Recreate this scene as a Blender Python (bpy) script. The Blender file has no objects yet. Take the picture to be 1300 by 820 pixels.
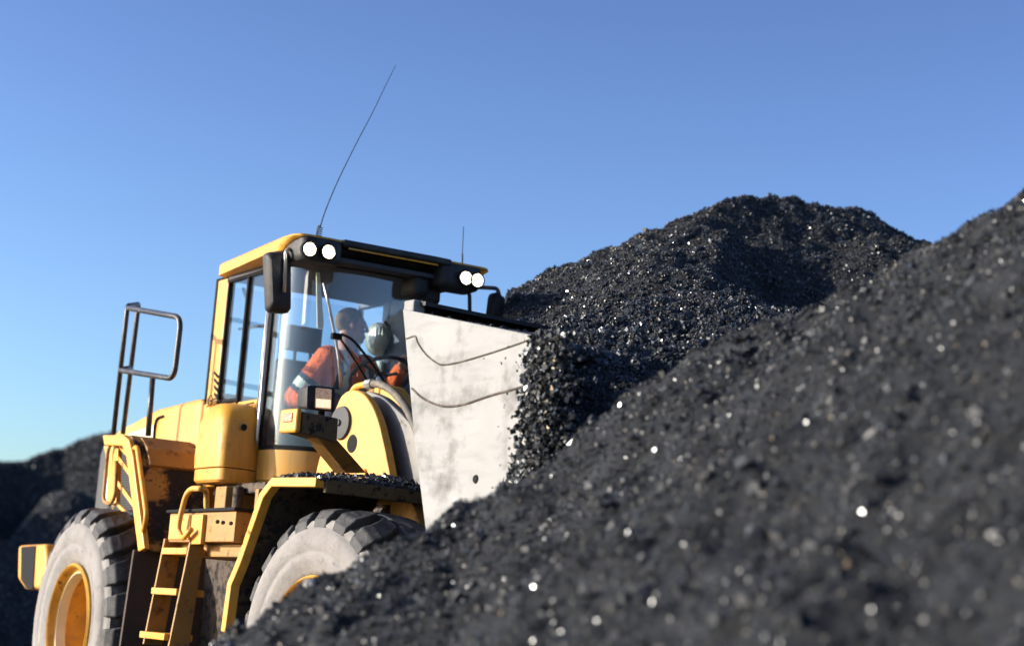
import bpy, bmesh, math, random
import numpy as np
from math import radians, sin, cos, pi
from mathutils import Vector, Matrix
random.seed(7); rng = np.random.default_rng(7)
SC = bpy.context.scene
COL = SC.collection

# ------------------------------------------------------------------ camera
# World: X = the loader's forward direction, Y = its left, Z up, origin on the ground under its rear axle.
FPX, CX, CY = 2400.0, 650.0, 410.0
PITCH, ROLL = radians(9.3), 0.075
def raydir(px, py):
    u, v = px - CX, -(py - CY)
    c, s = cos(ROLL), sin(ROLL)
    u, v = u*c - v*s, u*s + v*c
    x, y, z = u/FPX, 1.0, v/FPX
    c, s = cos(PITCH), sin(PITCH)
    return np.array([x, y*c - z*s, y*s + z*c])
_hang = radians(-58.8)
_h = np.array([cos(_hang), sin(_hang), 0.0])
_left = np.array([-sin(_hang), cos(_hang), 0.0])
Mw = np.array([_h, _left, [0, 0, 1.0]])
_d0 = raydir(83, 793)
_O = _d0*(13.0/_d0[1]) - (1.33*_left*-1 + np.array([0, 0, .8]))
CAM = Mw @ (-_O)
def rdz(r, d, z):
    """point given by metres right / ahead of the camera position and height above ground"""
    p = Mw @ np.array([r, d, 0.0]); return np.array([CAM[0]+p[0], CAM[1]+p[1], z])
PHI = radians(6.5)                       # articulation of the front frame
RF = np.array([[cos(PHI), -sin(PHI), 0], [sin(PHI), cos(PHI), 0], [0, 0, 1.0]])
HP = np.array([1.6, 0, 0])
def F2w(p): return RF @ (np.array(p, float) - HP) + HP
def at(px, py, ax, val):
    d = Mw @ raydir(px, py); i = 'xyz'.index(ax)
    return CAM + (val - CAM[i])/d[i]*d
def atF(px, py, ax, val):
    d = RF.T @ (Mw @ raydir(px, py)); c = RF.T @ (CAM - HP) + HP; i = 'xyz'.index(ax)
    return c + (val - c[i])/d[i]*d

cam = bpy.data.objects.new('camera', bpy.data.cameras.new('camera')); COL.objects.link(cam)
f = Mw @ raydir(CX, CY); r_ = Mw @ (raydir(CX+1, CY) - raydir(CX, CY)); u_ = Mw @ (raydir(CX, CY-1) - raydir(CX, CY))
f /= np.linalg.norm(f); r_ /= np.linalg.norm(r_); u_ /= np.linalg.norm(u_)
cam.matrix_world = Matrix([[r_[0], u_[0], -f[0], CAM[0]], [r_[1], u_[1], -f[1], CAM[1]], [r_[2], u_[2], -f[2], CAM[2]], [0, 0, 0, 1]])
cam.data.sensor_width = 36; cam.data.lens = FPX/1300*36
cam.data.clip_start = .05; cam.data.clip_end = 3000
cam.data.dof.use_dof = True; cam.data.dof.focus_distance = 10.4; cam.data.dof.aperture_fstop = 1.5
SC.camera = cam

# ------------------------------------------------------------------ sky and sun
SUN_EL = radians(16)
_sh = np.array([-.48, -.88]); _sh /= np.linalg.norm(_sh)
to_sun = Vector((_sh[0]*cos(SUN_EL), _sh[1]*cos(SUN_EL), sin(SUN_EL)))
w = bpy.data.worlds.new('World'); SC.world = w; w.use_nodes = True
nt = w.node_tree; nt.nodes.clear()
wo = nt.nodes.new('ShaderNodeOutputWorld'); bg = nt.nodes.new('ShaderNodeBackground'); sky = nt.nodes.new('ShaderNodeTexSky')
sky.sky_type = 'NISHITA'; sky.sun_disc = False; sky.sun_elevation = SUN_EL
sky.sun_rotation = math.atan2(to_sun.x, to_sun.y)
sky.altitude = 0; sky.air_density = 1.0; sky.dust_density = .7; sky.ozone_density = 2.6
bg.inputs['Strength'].default_value = .095
tn = nt.nodes.new('ShaderNodeMix'); tn.data_type = 'RGBA'; tn.blend_type = 'MULTIPLY'; tn.inputs['Factor'].default_value = 1
tn.inputs['B'].default_value = (1.30, 1.38, 1.62, 1)
gm = nt.nodes.new('ShaderNodeGamma'); gm.inputs[1].default_value = 1.75
sc_ = nt.nodes.new('ShaderNodeVectorMath'); sc_.operation = 'SCALE'; sc_.inputs['Scale'].default_value = 1/4.0
sd_ = nt.nodes.new('ShaderNodeVectorMath'); sd_.operation = 'SCALE'; sd_.inputs['Scale'].default_value = 4.0
nt.links.new(sky.outputs[0], sc_.inputs[0]); nt.links.new(sc_.outputs[0], gm.inputs[0]); nt.links.new(gm.outputs[0], sd_.inputs[0])
nt.links.new(sd_.outputs[0], tn.inputs['A']); hs_ = nt.nodes.new('ShaderNodeHueSaturation'); hs_.inputs['Saturation'].default_value = .88; nt.links.new(tn.outputs['Result'], hs_.inputs['Color']); nt.links.new(hs_.outputs[0], bg.inputs[0]); nt.links.new(bg.outputs[0], wo.inputs[0])
sl = bpy.data.lights.new('sun', 'SUN'); sl.energy = 5.0; sl.angle = radians(.5); sl.color = (1, .94, .84)
so = bpy.data.objects.new('sun', sl); COL.objects.link(so); so.rotation_euler = to_sun.to_track_quat('Z', 'Y').to_euler()
SC.view_settings.view_transform = 'Standard'; SC.view_settings.look = 'None'
SC.view_settings.exposure = .62; SC.view_settings.gamma = 1.0
SC.cycles.max_bounces = 8; SC.cycles.transparent_max_bounces = 24
SC.cycles.use_denoising = True; SC.cycles.sample_clamp_direct = 0; SC.cycles.sample_clamp_indirect = 6

# ------------------------------------------------------------------ materials
def mat(name, base, rough=.5, metal=0., spec=.5, bump=None, mottle=None, dirt=None, coat=0., emis=None):
    """bump=(scale,strength)  mottle=(scale,second colour,lo,hi)  dirt=list of (scale,colour,lo,hi,detail)"""
    m = bpy.data.materials.new(name); m.use_nodes = True; t = m.node_tree; b = t.nodes['Principled BSDF']
    b.inputs['Base Color'].default_value = (*base, 1); b.inputs['Roughness'].default_value = rough
    b.inputs['Metallic'].default_value = metal; b.inputs['Specular IOR Level'].default_value = spec
    b.inputs['Coat Weight'].default_value = coat
    if emis: b.inputs['Emission Color'].default_value = (*emis[0], 1); b.inputs['Emission Strength'].default_value = emis[1]
    tc = t.nodes.new('ShaderNodeTexCoord'); col = None
    def noise(sc, det=6, rg=.6, dist=0.):
        n = t.nodes.new('ShaderNodeTexNoise'); n.inputs['Scale'].default_value = sc; n.inputs['Detail'].default_value = det
        n.inputs['Roughness'].default_value = rg; n.inputs['Distortion'].default_value = dist
        t.links.new(tc.outputs['Object'], n.inputs['Vector']); return n
    cur = None; rcur = None
    for k, (sc, c, lo, hi, det) in enumerate(([(*mottle, 5)] if mottle else []) + (dirt or [])):
        n = noise(sc, det, .65)
        mr = t.nodes.new('ShaderNodeMapRange'); mr.inputs[1].default_value = lo; mr.inputs[2].default_value = hi
        t.links.new(n.outputs['Fac'], mr.inputs[0])
        mx = t.nodes.new('ShaderNodeMix'); mx.data_type = 'RGBA'
        t.links.new(mr.outputs[0], mx.inputs['Factor'])
        if cur: t.links.new(cur, mx.inputs['A'])
        else: mx.inputs['A'].default_value = (*base, 1)
        mx.inputs['B'].default_value = (*c, 1); cur = mx.outputs['Result']
        if not (mottle and k == 0):
            ma = t.nodes.new('ShaderNodeMath'); ma.operation = 'MULTIPLY_ADD'; ma.inputs[1].default_value = .45
            t.links.new(mr.outputs[0], ma.inputs[0])
            if rcur: t.links.new(rcur, ma.inputs[2])
            else: ma.inputs[2].default_value = rough
            ma.use_clamp = True; rcur = ma.outputs[0]
    if cur: t.links.new(cur, b.inputs['Base Color'])
    if rcur: t.links.new(rcur, b.inputs['Roughness'])
    if bump:
        n = noise(bump[0], 8, .65); bp = t.nodes.new('ShaderNodeBump'); bp.inputs['Strength'].default_value = bump[1]
        bp.inputs['Distance'].default_value = bump[2] if len(bump) > 2 else .02
        t.links.new(n.outputs['Fac'], bp.inputs['Height']); t.links.new(bp.outputs[0], b.inputs['Normal'])
    return m

YEL = (.71, .315, .026); DIRT = (.06, .035, .018); SOOT = (.012, .011, .011)
M = {}
M['yellow'] = mat('yellow_paint', YEL, .45, spec=.35, coat=.05, mottle=(3, (.66, .32, .045), .35, .7), dirt=[(34, (.18, .09, .03), .655, .71, 8), (1.7, (.52, .33, .12), .48, .75, 10), (5.5, (.30, .17, .06), .60, .78, 12), (90, (.12, .07, .03), .70, .74, 4)], bump=(6, .06))
def streak(m, col, lo, hi, k):
    t = m.node_tree; b = t.nodes['Principled BSDF']; tc = t.nodes.new('ShaderNodeTexCoord'); mp = t.nodes.new('ShaderNodeMapping'); mp.inputs['Scale'].default_value = (26, 26, 1.6)
    n = t.nodes.new('ShaderNodeTexNoise'); n.inputs['Scale'].default_value = 1; n.inputs['Detail'].default_value = 6
    t.links.new(tc.outputs['Object'], mp.inputs[0]); t.links.new(mp.outputs[0], n.inputs['Vector'])
    mr = t.nodes.new('ShaderNodeMapRange'); mr.inputs[1].default_value = lo; mr.inputs[2].default_value = hi; mr.inputs[4].default_value = k
    t.links.new(n.outputs['Fac'], mr.inputs[0]); mx = t.nodes.new('ShaderNodeMix'); mx.data_type = 'RGBA'; mx.inputs['B'].default_value = (*col, 1)
    t.links.new(b.inputs['Base Color'].links[0].from_socket, mx.inputs['A']); t.links.new(mr.outputs[0], mx.inputs['Factor']); t.links.new(mx.outputs['Result'], b.inputs['Base Color'])
streak(M['yellow'], (.36, .20, .06), .52, .72, .55)
M['yellow_shaded_dirty'] = mat('shaded_dirty_yellow_paint', (.34, .17, .03), .6, mottle=(4, (.24, .13, .035), .4, .7), dirt=[(9, (.14, .07, .025), .56, .66, 10), (30, SOOT, .62, .68, 9)], bump=(20, .25))  # base yellow darkened to stand in for shade, with dirt and soot specks over it
M['yellow_shaded_soot'] = mat('shaded_coal_caked_yellow_paint', (.33, .17, .03), .65, mottle=(4, (.24, .13, .03), .4, .7), dirt=[(3.2, SOOT, .44, .51, 12), (26, (.03, .018, .01), .56, .62, 9)], bump=(36, .6))  # yellow base darkened for the shaded front face, under real coal caking
M['brown_shaded'] = mat('shaded_grimy_brown_plate', (.085, .06, .03), .6, mottle=(6, (.12, .08, .035), .4, .7), dirt=[(18, SOOT, .55, .62, 9)], bump=(30, .2))  # brown plate with soot; tone also darkened to carry the shade of front faces
M['rim_yellow'] = mat('orange_yellow_rim_paint', (.66, .32, .025), .5, mottle=(7, (.45, .23, .03), .4, .65), dirt=[(12, DIRT, .62, .70, 10)], bump=(14, .15))
M['cream'] = mat('pale_cream_paint', (.72, .62, .40), .45, mottle=(5, (.62, .52, .34), .4, .7))
M['black'] = mat('black_plastic', (.014, .014, .016), .55, spec=.3, mottle=(8, (.05, .047, .045), .4, .75), bump=(90, .12))
M['rubber_seal'] = mat('black_rubber_seal', (.010, .010, .011), .85, spec=.2)
M['dark'] = mat('dark_brown_frame', (.045, .032, .022), .75, mottle=(6, (.09, .055, .03), .4, .7), dirt=[(16, SOOT, .5, .6, 8)], bump=(24, .4))
M['flap'] = mat('brown_mudflap', (.075, .05, .035), .85, mottle=(3, (.05, .036, .028), .4, .7), bump=(30, .3))
M['trim'] = mat('dark_blue_trim', (.05, .07, .115), .6, mottle=(5, (.065, .085, .13), .4, .7))
M['ceil'] = mat('headliner', (.045, .052, .07), .8, mottle=(7, (.06, .06, .065), .4, .7))
M['grey'] = mat('grey_arm_paint', (.14, .13, .118), .5, mottle=(3, (.18, .168, .15), .4, .7), dirt=[(11, (.10, .085, .07), .6, .7, 9)], bump=(18, .15))
M['grey2'] = mat('grey_panel_paint', (.06, .06, .06), .7, spec=.3, mottle=(4, (.08, .078, .075), .4, .7))
M['metal'] = mat('worn_steel_tube', (.55, .53, .5), .35, metal=.7, mottle=(10, (.3, .28, .25), .45, .7))
M['rail'] = mat('black_handrail_paint', (.035, .033, .035), .38, mottle=(14, (.10, .09, .08), .5, .75), bump=(60, .1))
M['hose'] = mat('dusty_hose', (.10, .085, .07), .7, mottle=(20, (.2, .17, .13), .45, .7), bump=(80, .3))
M['tread'] = mat('black_tread_rubber', (.024, .023, .024), .7, mottle=(7, (.085, .08, .075), .42, .7), dirt=[(20, (.15, .14, .13), .56, .72, 9)], bump=(30, .35))
M['sidewall'] = mat('dusty_sidewall_rubber', (.25, .232, .215), .85, mottle=(3.5, (.175, .162, .15), .4, .68), dirt=[(17, (.15, .135, .125), .57, .72, 12), (70, (.05, .045, .04), .70, .74, 6)], bump=(36, .35))
M['orange_lens'] = mat('orange_lens', (.62, .09, .015), .25, coat=.6, bump=(60, .2))
M['amber'] = mat('headlight_reflector', (.85, .62, .45), .3, metal=.2, emis=((1, .6, .35), .12), mottle=(45, (.45, .28, .17), .4, .6), bump=(28, .5))
M['lamp'] = mat('lit_lamp', (1, .95, .85), .3, emis=((1, .9, .72), 30))
M['white_sticker'] = mat('white_sticker', (.75, .77, .8), .5)
M['blue_sticker'] = mat('blue_print', (.03, .09, .42), .5)
M['hard_hat'] = mat('pale_green_white_plastic', (.72, .74, .62), .35, mottle=(12, (.5, .56, .44), .4, .7))
M['seat'] = mat('dark_seat_fabric', (.055, .06, .07), .9, bump=(120, .3))
M['skin'] = mat('skin', (.42, .22, .15), .55, mottle=(16, (.36, .17, .12), .4, .7), bump=(120, .08))
M['hair'] = mat('short_hair', (.26, .175, .10), .85, mottle=(40, (.15, .10, .06), .4, .65), bump=(220, .6))
M['trousers'] = mat('navy_trousers', (.02, .025, .05), .9)
M['mirror_glass'] = mat('mirror_glass', (.8, .8, .8), .03, metal=1.)

# worn bucket steel: light grey scratched plate
def bucket_mat():
    m = mat('worn_bucket_steel', (.285, .282, .272), .68, spec=.3, mottle=(1.6, (.24, .237, .228), .38, .66),
            dirt=[(5, (.125, .12, .11), .52, .75, 12), (48, (.09, .07, .055), .70, .73, 5)], bump=(9, .12))
    t = m.node_tree; b = t.nodes['Principled BSDF']
    tc = t.nodes.new('ShaderNodeTexCoord'); mp = t.nodes.new('ShaderNodeMapping')
    mp.vector_type = 'POINT'; mp.inputs['Rotation'].default_value = (0, radians(32), 0); mp.inputs['Scale'].default_value = (1.5, 1, 9)
    n = t.nodes.new('ShaderNodeTexNoise'); n.inputs['Scale'].default_value = 2.2; n.inputs['Detail'].default_value = 7
    t.links.new(tc.outputs['Object'], mp.inputs[0]); t.links.new(mp.outputs[0], n.inputs['Vector'])
    mr = t.nodes.new('ShaderNodeMapRange'); mr.inputs[1].default_value = .52; mr.inputs[2].default_value = .85; mr.inputs[4].default_value = .5
    t.links.new(n.outputs['Fac'], mr.inputs[0])
    mx = t.nodes.new('ShaderNodeMix'); mx.data_type = 'RGBA'; mx.inputs['B'].default_value = (.115, .105, .095, 1)
    src = b.inputs['Base Color'].links[0].from_socket
    t.links.new(src, mx.inputs['A']); t.links.new(mr.outputs[0], mx.inputs['Factor']); t.links.new(mx.outputs['Result'], b.inputs['Base Color'])
    return m
M['bucket'] = bucket_mat()
M['weld'] = mat('dark_rusty_groove', (.045, .033, .024), .8, mottle=(9, (.14, .11, .08), .5, .65))
def hivis_mat():
    m = mat('orange_jacket', (.95, .17, .03), .85, bump=(11, 1., .06)); return m
M['hivis'] = hivis_mat()
M['reflective'] = mat('grey_reflective_tape', (.62, .68, .55), .5)
M['navy'] = mat('navy_cloth', (.03, .035, .06), .9, bump=(26, .5, .03))

def glass_mat(name, tint, refl, d0=.015, d1=.09):
    m = bpy.data.materials.new(name); m.use_nodes = True; t = m.node_tree; t.nodes.clear()
    o = t.nodes.new('ShaderNodeOutputMaterial'); mx = t.nodes.new('ShaderNodeMixShader'); tr = t.nodes.new('ShaderNodeBsdfTransparent')
    gl = t.nodes.new('ShaderNodeBsdfGlossy'); gl.inputs['Roughness'].default_value = .02; tr.inputs[0].default_value = (*tint, 1)
    ge = t.nodes.new('ShaderNodeNewGeometry'); dt = t.nodes.new('ShaderNodeVectorMath'); dt.operation = 'DOT_PRODUCT'
    t.links.new(ge.outputs['Normal'], dt.inputs[0]); t.links.new(ge.outputs['Incoming'], dt.inputs[1])
    def mth(op, a, b):
        n = t.nodes.new('ShaderNodeMath'); n.operation = op
        for i, q in enumerate((a, b)):
            if q is None: continue
            if isinstance(q, (int, float)): n.inputs[i].default_value = q
            else: t.links.new(q, n.inputs[i])
        return n.outputs[0]
    f0 = ((refl-1)/(refl+1))**2
    fre = mth('ADD', f0, mth('MULTIPLY', 1-f0, mth('POWER', mth('SUBTRACT', 1.0, mth('ABSOLUTE', dt.outputs['Value'], None)), 5.0)))
    # thin film of dust, a little uneven
    df = t.nodes.new('ShaderNodeBsdfDiffuse'); df.inputs[0].default_value = (.45, .45, .42, 1)
    tc = t.nodes.new('ShaderNodeTexCoord'); n = t.nodes.new('ShaderNodeTexNoise'); n.inputs['Scale'].default_value = 3; n.inputs['Detail'].default_value = 9
    t.links.new(tc.outputs['Object'], n.inputs['Vector'])
    mr = t.nodes.new('ShaderNodeMapRange'); mr.inputs[1].default_value = .35; mr.inputs[2].default_value = .8; mr.inputs[3].default_value = d0; mr.inputs[4].default_value = d1
    t.links.new(n.outputs['Fac'], mr.inputs[0])
    m2 = t.nodes.new('ShaderNodeMixShader')
    t.links.new(fre, mx.inputs[0]); t.links.new(tr.outputs[0], mx.inputs[1]); t.links.new(gl.outputs[0], mx.inputs[2])
    t.links.new(mr.outputs[0], m2.inputs[0]); t.links.new(mx.outputs[0], m2.inputs[1]); t.links.new(df.outputs[0], m2.inputs[2])
    t.links.new(m2.outputs[0], o.inputs[0]); return m
M['glass'] = glass_mat('cab_glass', (.93, .97, 1.0), 1.6, .02, .07)
M['side_glass'] = glass_mat('cab_side_glass', (.92, .96, .98), 1.4, .004, .03)
M['lamp_ring'] = mat('lit_lamp_reflector', (.9, .8, .65), .2, emis=((1, .74, .45), .25))
M['lamp_dim'] = mat('headlight_bulb_glow', (1, .85, .7), .3, emis=((1, .66, .4), .8))
M['clear_glass'] = glass_mat('cab_rear_glass', (.92, .97, .98), 1.3)

def coal_mat(name, lo, hi, rlo, rhi, chips=True, bump=(14, .8, .05)):
    m = bpy.data.materials.new(name); m.use_nodes = True; t = m.node_tree; b = t.nodes['Principled BSDF']
    tc = t.nodes.new('ShaderNodeTexCoord')
    if chips:
        g = t.nodes.new('ShaderNodeNewGeometry'); src = g.outputs['Random Per Island']
    else:
        n = t.nodes.new('ShaderNodeTexNoise'); n.inputs['Scale'].default_value = 5; n.inputs['Detail'].default_value = 10
        t.links.new(tc.outputs['Object'], n.inputs['Vector']); src = n.outputs['Fac']
    for sock, a, c in (('c', lo, hi), ('r', rhi, rlo)):
        mr = t.nodes.new('ShaderNodeMapRange'); t.links.new(src, mr.inputs[0])
        mr.inputs[1].default_value = 0 if chips else .3; mr.inputs[2].default_value = 1 if chips else .7
        mr.inputs[3].default_value = a; mr.inputs[4].default_value = c
        if chips and sock == 'r': mr.inputs[1].default_value = .2; mr.inputs[2].default_value = .86
        if sock == 'c':
            cb = t.nodes.new('ShaderNodeCombineColor')
            for i, k in enumerate((.92, .99, 1.08)):
                ma = t.nodes.new('ShaderNodeMath'); ma.operation = 'MULTIPLY'; ma.inputs[1].default_value = k
                t.links.new(mr.outputs[0], ma.inputs[0]); t.links.new(ma.outputs[0], cb.inputs[i])
            t.links.new(cb.outputs[0], b.inputs['Base Color'])
        else: t.links.new(mr.outputs[0], b.inputs['Roughness'])
    b.inputs['Specular IOR Level'].default_value = .6 if chips else .25
    if bump:
        n2 = t.nodes.new('ShaderNodeTexNoise'); n2.inputs['Scale'].default_value = bump[0]; n2.inputs['Detail'].default_value = 12; n2.inputs['Roughness'].default_value = .7
        bp = t.nodes.new('ShaderNodeBump'); bp.inputs['Strength'].default_value = bump[1]; bp.inputs['Distance'].default_value = bump[2]
        t.links.new(tc.outputs['Object'], n2.inputs['Vector']); t.links.new(n2.outputs['Fac'], bp.inputs['Height']); t.links.new(bp.outputs[0], b.inputs['Normal'])
    return m
M['coal'] = coal_mat('coal_fines', .012, .034, .6, .9, chips=False)
M['coal_chip'] = coal_mat('coal_lumps', .005, .033, .15, .70, bump=None)
M['coal_big'] = coal_mat('coal_big_lumps', .006, .028, .42, .7, bump=(60, .5, .01))
M['coal_far'] = coal_mat('far_coal_fines', .018, .04, .8, 1., chips=False, bump=(3, .9, .25))
M['coal_far_chip'] = coal_mat('far_coal_lumps', .010, .045, .5, .9, bump=None)
M['stone'] = mat('pale_stone', (.34, .33, .31), .6, mottle=(20, (.3, .28, .25), .4, .7), bump=(30, .4))

# ------------------------------------------------------------------ mesh helpers
class B:
    def __init__(s): s.bm = bmesh.new()
    def box(s, x0, x1, y0, y1, z0, z1):
        v = [s.bm.verts.new((x, y, z)) for x in (x0, x1) for y in (y0, y1) for z in (z0, z1)]
        for q in ((0,1,3,2), (4,6,7,5), (0,4,5,1), (2,3,7,6), (0,2,6,4), (1,5,7,3)): s.bm.faces.new([v[i] for i in q])
        return s
    def prism(s, poly, axis, a0, a1):
        """poly in the two remaining axes (x,z for 'y'; y,z for 'x'; x,y for 'z')"""
        def P(p, a): return {'y': (p[0], a, p[1]), 'x': (a, p[0], p[1]), 'z': (p[0], p[1], a)}[axis]
        A = [s.bm.verts.new(P(p, a0)) for p in poly]; C = [s.bm.verts.new(P(p, a1)) for p in poly]
        s.bm.faces.new(A); s.bm.faces.new(C[::-1]); n = len(poly)
        for i in range(n): s.bm.faces.new((A[i], A[(i+1) % n], C[(i+1) % n], C[i]))
        return s
    def band(s, line, thick, a0, a1, closed=False):
        """XZ polyline given thickness, extruded in Y"""
        pts = [np.array(p, float) for p in line]; out = []; inn = []
        for i, p in enumerate(pts):
            a = pts[max(i-1, 0)]; b = pts[min(i+1, len(pts)-1)]; t = (b-a)/np.linalg.norm(b-a); n = np.array([-t[1], t[0]])
            out.append(p + n*thick/2); inn.append(p - n*thick/2)
        return s.prism([tuple(p) for p in out + inn[::-1]], 'y', a0, a1)
    def tube(s, pts, r, seg=10, cap=True, r2=None):
        pts = [Vector(p) for p in pts]; n = len(pts); rings = []; up = None
        for i, p in enumerate(pts):
            t = (pts[min(i+1, n-1)] - pts[max(i-1, 0)]).normalized()
            if up is None:
                up = t.orthogonal().normalized()
            up = (up - t*up.dot(t)).normalized(); b = t.cross(up)
            rr = r if r2 is None else r + (r2-r)*i/(n-1)
            rings.append([s.bm.verts.new(p + (up*cos(a) + b*sin(a))*rr) for a in [2*pi*k/seg for k in range(seg)]])
        for i in range(n-1):
            for k in range(seg): s.bm.faces.new((rings[i][k], rings[i][(k+1) % seg], rings[i+1][(k+1) % seg], rings[i+1][k]))
        if cap: s.bm.faces.new(rings[0][::-1]); s.bm.faces.new(rings[-1])
        return s
    def lathe(s, prof, centre, seg=64, axis='y', closed=False):
        """prof: list of (radius, offset along axis)"""
        cx, cy, cz = centre; rings = []
        for r, o in prof:
            ring = []
            for k in range(seg):
                a = 2*pi*k/seg; c, d = r*cos(a), r*sin(a)
                ring.append(s.bm.verts.new({'y': (cx+c, cy+o, cz+d), 'x': (cx+o, cy+c, cz+d), 'z': (cx+c, cy+d, cz+o)}[axis]))
            rings.append(ring)
        for i in range(len(rings) - (0 if closed else 1)):
            A, C = rings[i], rings[(i+1) % len(rings)]
            for k in range(seg): s.bm.faces.new((A[k], A[(k+1) % seg], C[(k+1) % seg], C[k]))
        return s
    def ell(s, c, rad, rot=None, u=20, v=12):
        m = Matrix.Translation(Vector(c)) @ (rot.to_4x4() if rot else Matrix.Identity(4)) @ Matrix.Diagonal((*rad, 1))
        bmesh.ops.create_uvsphere(s.bm, u_segments=u, v_segments=v, radius=1, matrix=m); return s
    def build(s, name, m, parent=None, bevel=0., smooth=False, front=False, seg=2):
        bmesh.ops.recalc_face_normals(s.bm, faces=s.bm.faces[:])
        if front:
            for v in s.bm.verts: v.co = Vector(F2w(v.co))
        me = bpy.data.meshes.new(name); s.bm.to_mesh(me); s.bm.free()
        o = bpy.data.objects.new(name, me); COL.objects.link(o); me.materials.append(M[m])
        if bevel:
            md = o.modifiers.new('bevel', 'BEVEL'); md.width = bevel; md.segments = seg; md.limit_method = 'ANGLE'; md.angle_limit = radians(35); md.harden_normals = False
        if smooth:
            me.polygons.foreach_set('use_smooth', [True]*len(me.polygons))
            if bevel or smooth == 'auto':
                md = o.modifiers.new('split', 'EDGE_SPLIT'); md.split_angle = radians(38)
        if parent: o.parent = parent
        return o
def fillet(pts, r, n=5):
    pts = [Vector(p) for p in pts]; out = [pts[0]]
    for a, p, b in zip(pts, pts[1:], pts[2:]):
        u, v = (a-p), (b-p); rr = min(r, u.length*.49, v.length*.49); s, e = p+u.normalized()*rr, p+v.normalized()*rr
        for k in range(n+1):
            t = k/n; out.append(s*(1-t)**2 + p*2*t*(1-t) + e*t*t)
    out.append(pts[-1]); return out
def smoothline(pts, n=6):
    P = [Vector(p) for p in pts]; P = [P[0]*2-P[1]] + P + [P[-1]*2-P[-2]]; out = []
    for i in range(1, len(P)-2):
        for k in range(n):
            t = k/n; a, b, c, d = P[i-1:i+3]
            out.append(.5*((2*b) + (c-a)*t + (2*a-5*b+4*c-d)*t*t + (3*b-a-3*c+d)*t**3))
    out.append(P[-2]); return out
def tag(o, label=None, cat=None, group=None, kind=None):
    for k, v in (('label', label), ('category', cat), ('group', group), ('kind', kind)):
        if v: o[k] = v
    return o
def empty(name, loc, label, cat, group=None):
    o = bpy.data.objects.new(name, None); COL.objects.link(o); o.location = loc; o.empty_display_size = .3
    return tag(o, label, cat, group)
def xz(pts, y, fr=at): return [(fr(*p, 'y', y)[0], fr(*p, 'y', y)[2]) for p in pts]
def yz(pts, x, fr=at): return [(fr(*p, 'x', x)[1], fr(*p, 'x', x)[2]) for p in pts]

# value noise
def _hash(ix, iy, s):
    h = (ix*374761393 + iy*668265263 + s*1274126177) & 0xffffffff
    h = ((h ^ (h >> 13))*1103515245) & 0xffffffff
    return ((h ^ (h >> 16)) & 0xffff)/65535.0
def vnoise(x, y, s=0):
    ix = np.floor(x).astype(np.int64); iy = np.floor(y).astype(np.int64); fx = x-ix; fy = y-iy
    fx = fx*fx*(3-2*fx); fy = fy*fy*(3-2*fy)
    a = _hash(ix, iy, s); b = _hash(ix+1, iy, s); c = _hash(ix, iy+1, s); d = _hash(ix+1, iy+1, s)
    return (a*(1-fx)+b*fx)*(1-fy) + (c*(1-fx)+d*fx)*fy
def fbm(x, y, sc, octs=4, s=0, gain=.5):
    v = 0; amp = 1; tot = 0
    for o in range(octs):
        v = v + amp*(vnoise(x*sc, y*sc, s+o)-.5); tot += amp; amp *= gain; sc *= 2.03
    return v/tot*2
def np_mesh(name, V, Fc, m, parent=None, smooth=False):
    """V (n,3), Fc (k,3 or 4)"""
    me = bpy.data.meshes.new(name); k, c = Fc.shape
    me.vertices.add(len(V)); me.vertices.foreach_set('co', V.astype(np.float32).ravel())
    me.loops.add(k*c); me.loops.foreach_set('vertex_index', Fc.astype(np.int32).ravel())
    me.polygons.add(k); me.polygons.foreach_set('loop_start', np.arange(0, k*c, c, dtype=np.int32))
    me.polygons.foreach_set('use_smooth', np.full(k, smooth)); me.update(calc_edges=True); me.validate()
    me.materials.append(M[m]); o = bpy.data.objects.new(name, me); COL.objects.link(o)
    if parent: o.parent = parent
    return o
def grid(name, hf, r, d, m, parent=None, smooth=True):
    R, D = np.meshgrid(r, d); Z = hf(R, D)
    W = np.stack([R.ravel(), D.ravel(), 0*R.ravel()], 1) @ Mw.T
    V = np.stack([CAM[0]+W[:, 0], CAM[1]+W[:, 1], Z.ravel()], 1)
    nr, nd = len(r), len(d); i, j = np.meshgrid(np.arange(nr-1), np.arange(nd-1)); a = (j*nr+i).ravel()
    return np_mesh(name, V, np.stack([a, a+1, a+nr+1, a+nr], 1), m, parent, smooth)
OCT_V = np.array([[x, y, z] for x in (-.62, .62) for y in (-.62, .62) for z in (-.62, .62)], float)
OCT_F = np.array([t for q in ((0,1,3,2), (4,6,7,5), (0,4,5,1), (2,3,7,6), (0,2,6,4), (1,5,7,3)) for t in ((q[0], q[1], q[2]), (q[0], q[2], q[3]))])
def rotmats(n):
    q = rng.normal(size=(n, 4)); q /= np.linalg.norm(q, axis=1)[:, None]; w_, x, y, z = q.T
    return np.stack([1-2*(y*y+z*z), 2*(x*y-z*w_), 2*(x*z+y*w_), 2*(x*y+z*w_), 1-2*(x*x+z*z), 2*(y*z-x*w_), 2*(x*z-y*w_), 2*(y*z+x*w_), 1-2*(x*x+y*y)], 1).reshape(n, 3, 3)
def chips(name, P, S, m, parent=None):
    n = len(P); v = OCT_V[None]*(1+rng.uniform(-.3, .3, (n, 8, 3))) + rng.uniform(-.25, .25, (n, 8, 3))
    v = v*(S[:, None, None])*rng.uniform(.55, 1.15, (n, 1, 3)); v = np.einsum('nij,nkj->nki', rotmats(n), v) + P[:, None, :]
    Fc = (OCT_F[None] + (np.arange(n)*8)[:, None, None]).reshape(-1, 3)
    return np_mesh(name, v.reshape(-1, 3), Fc, m, parent)
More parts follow.
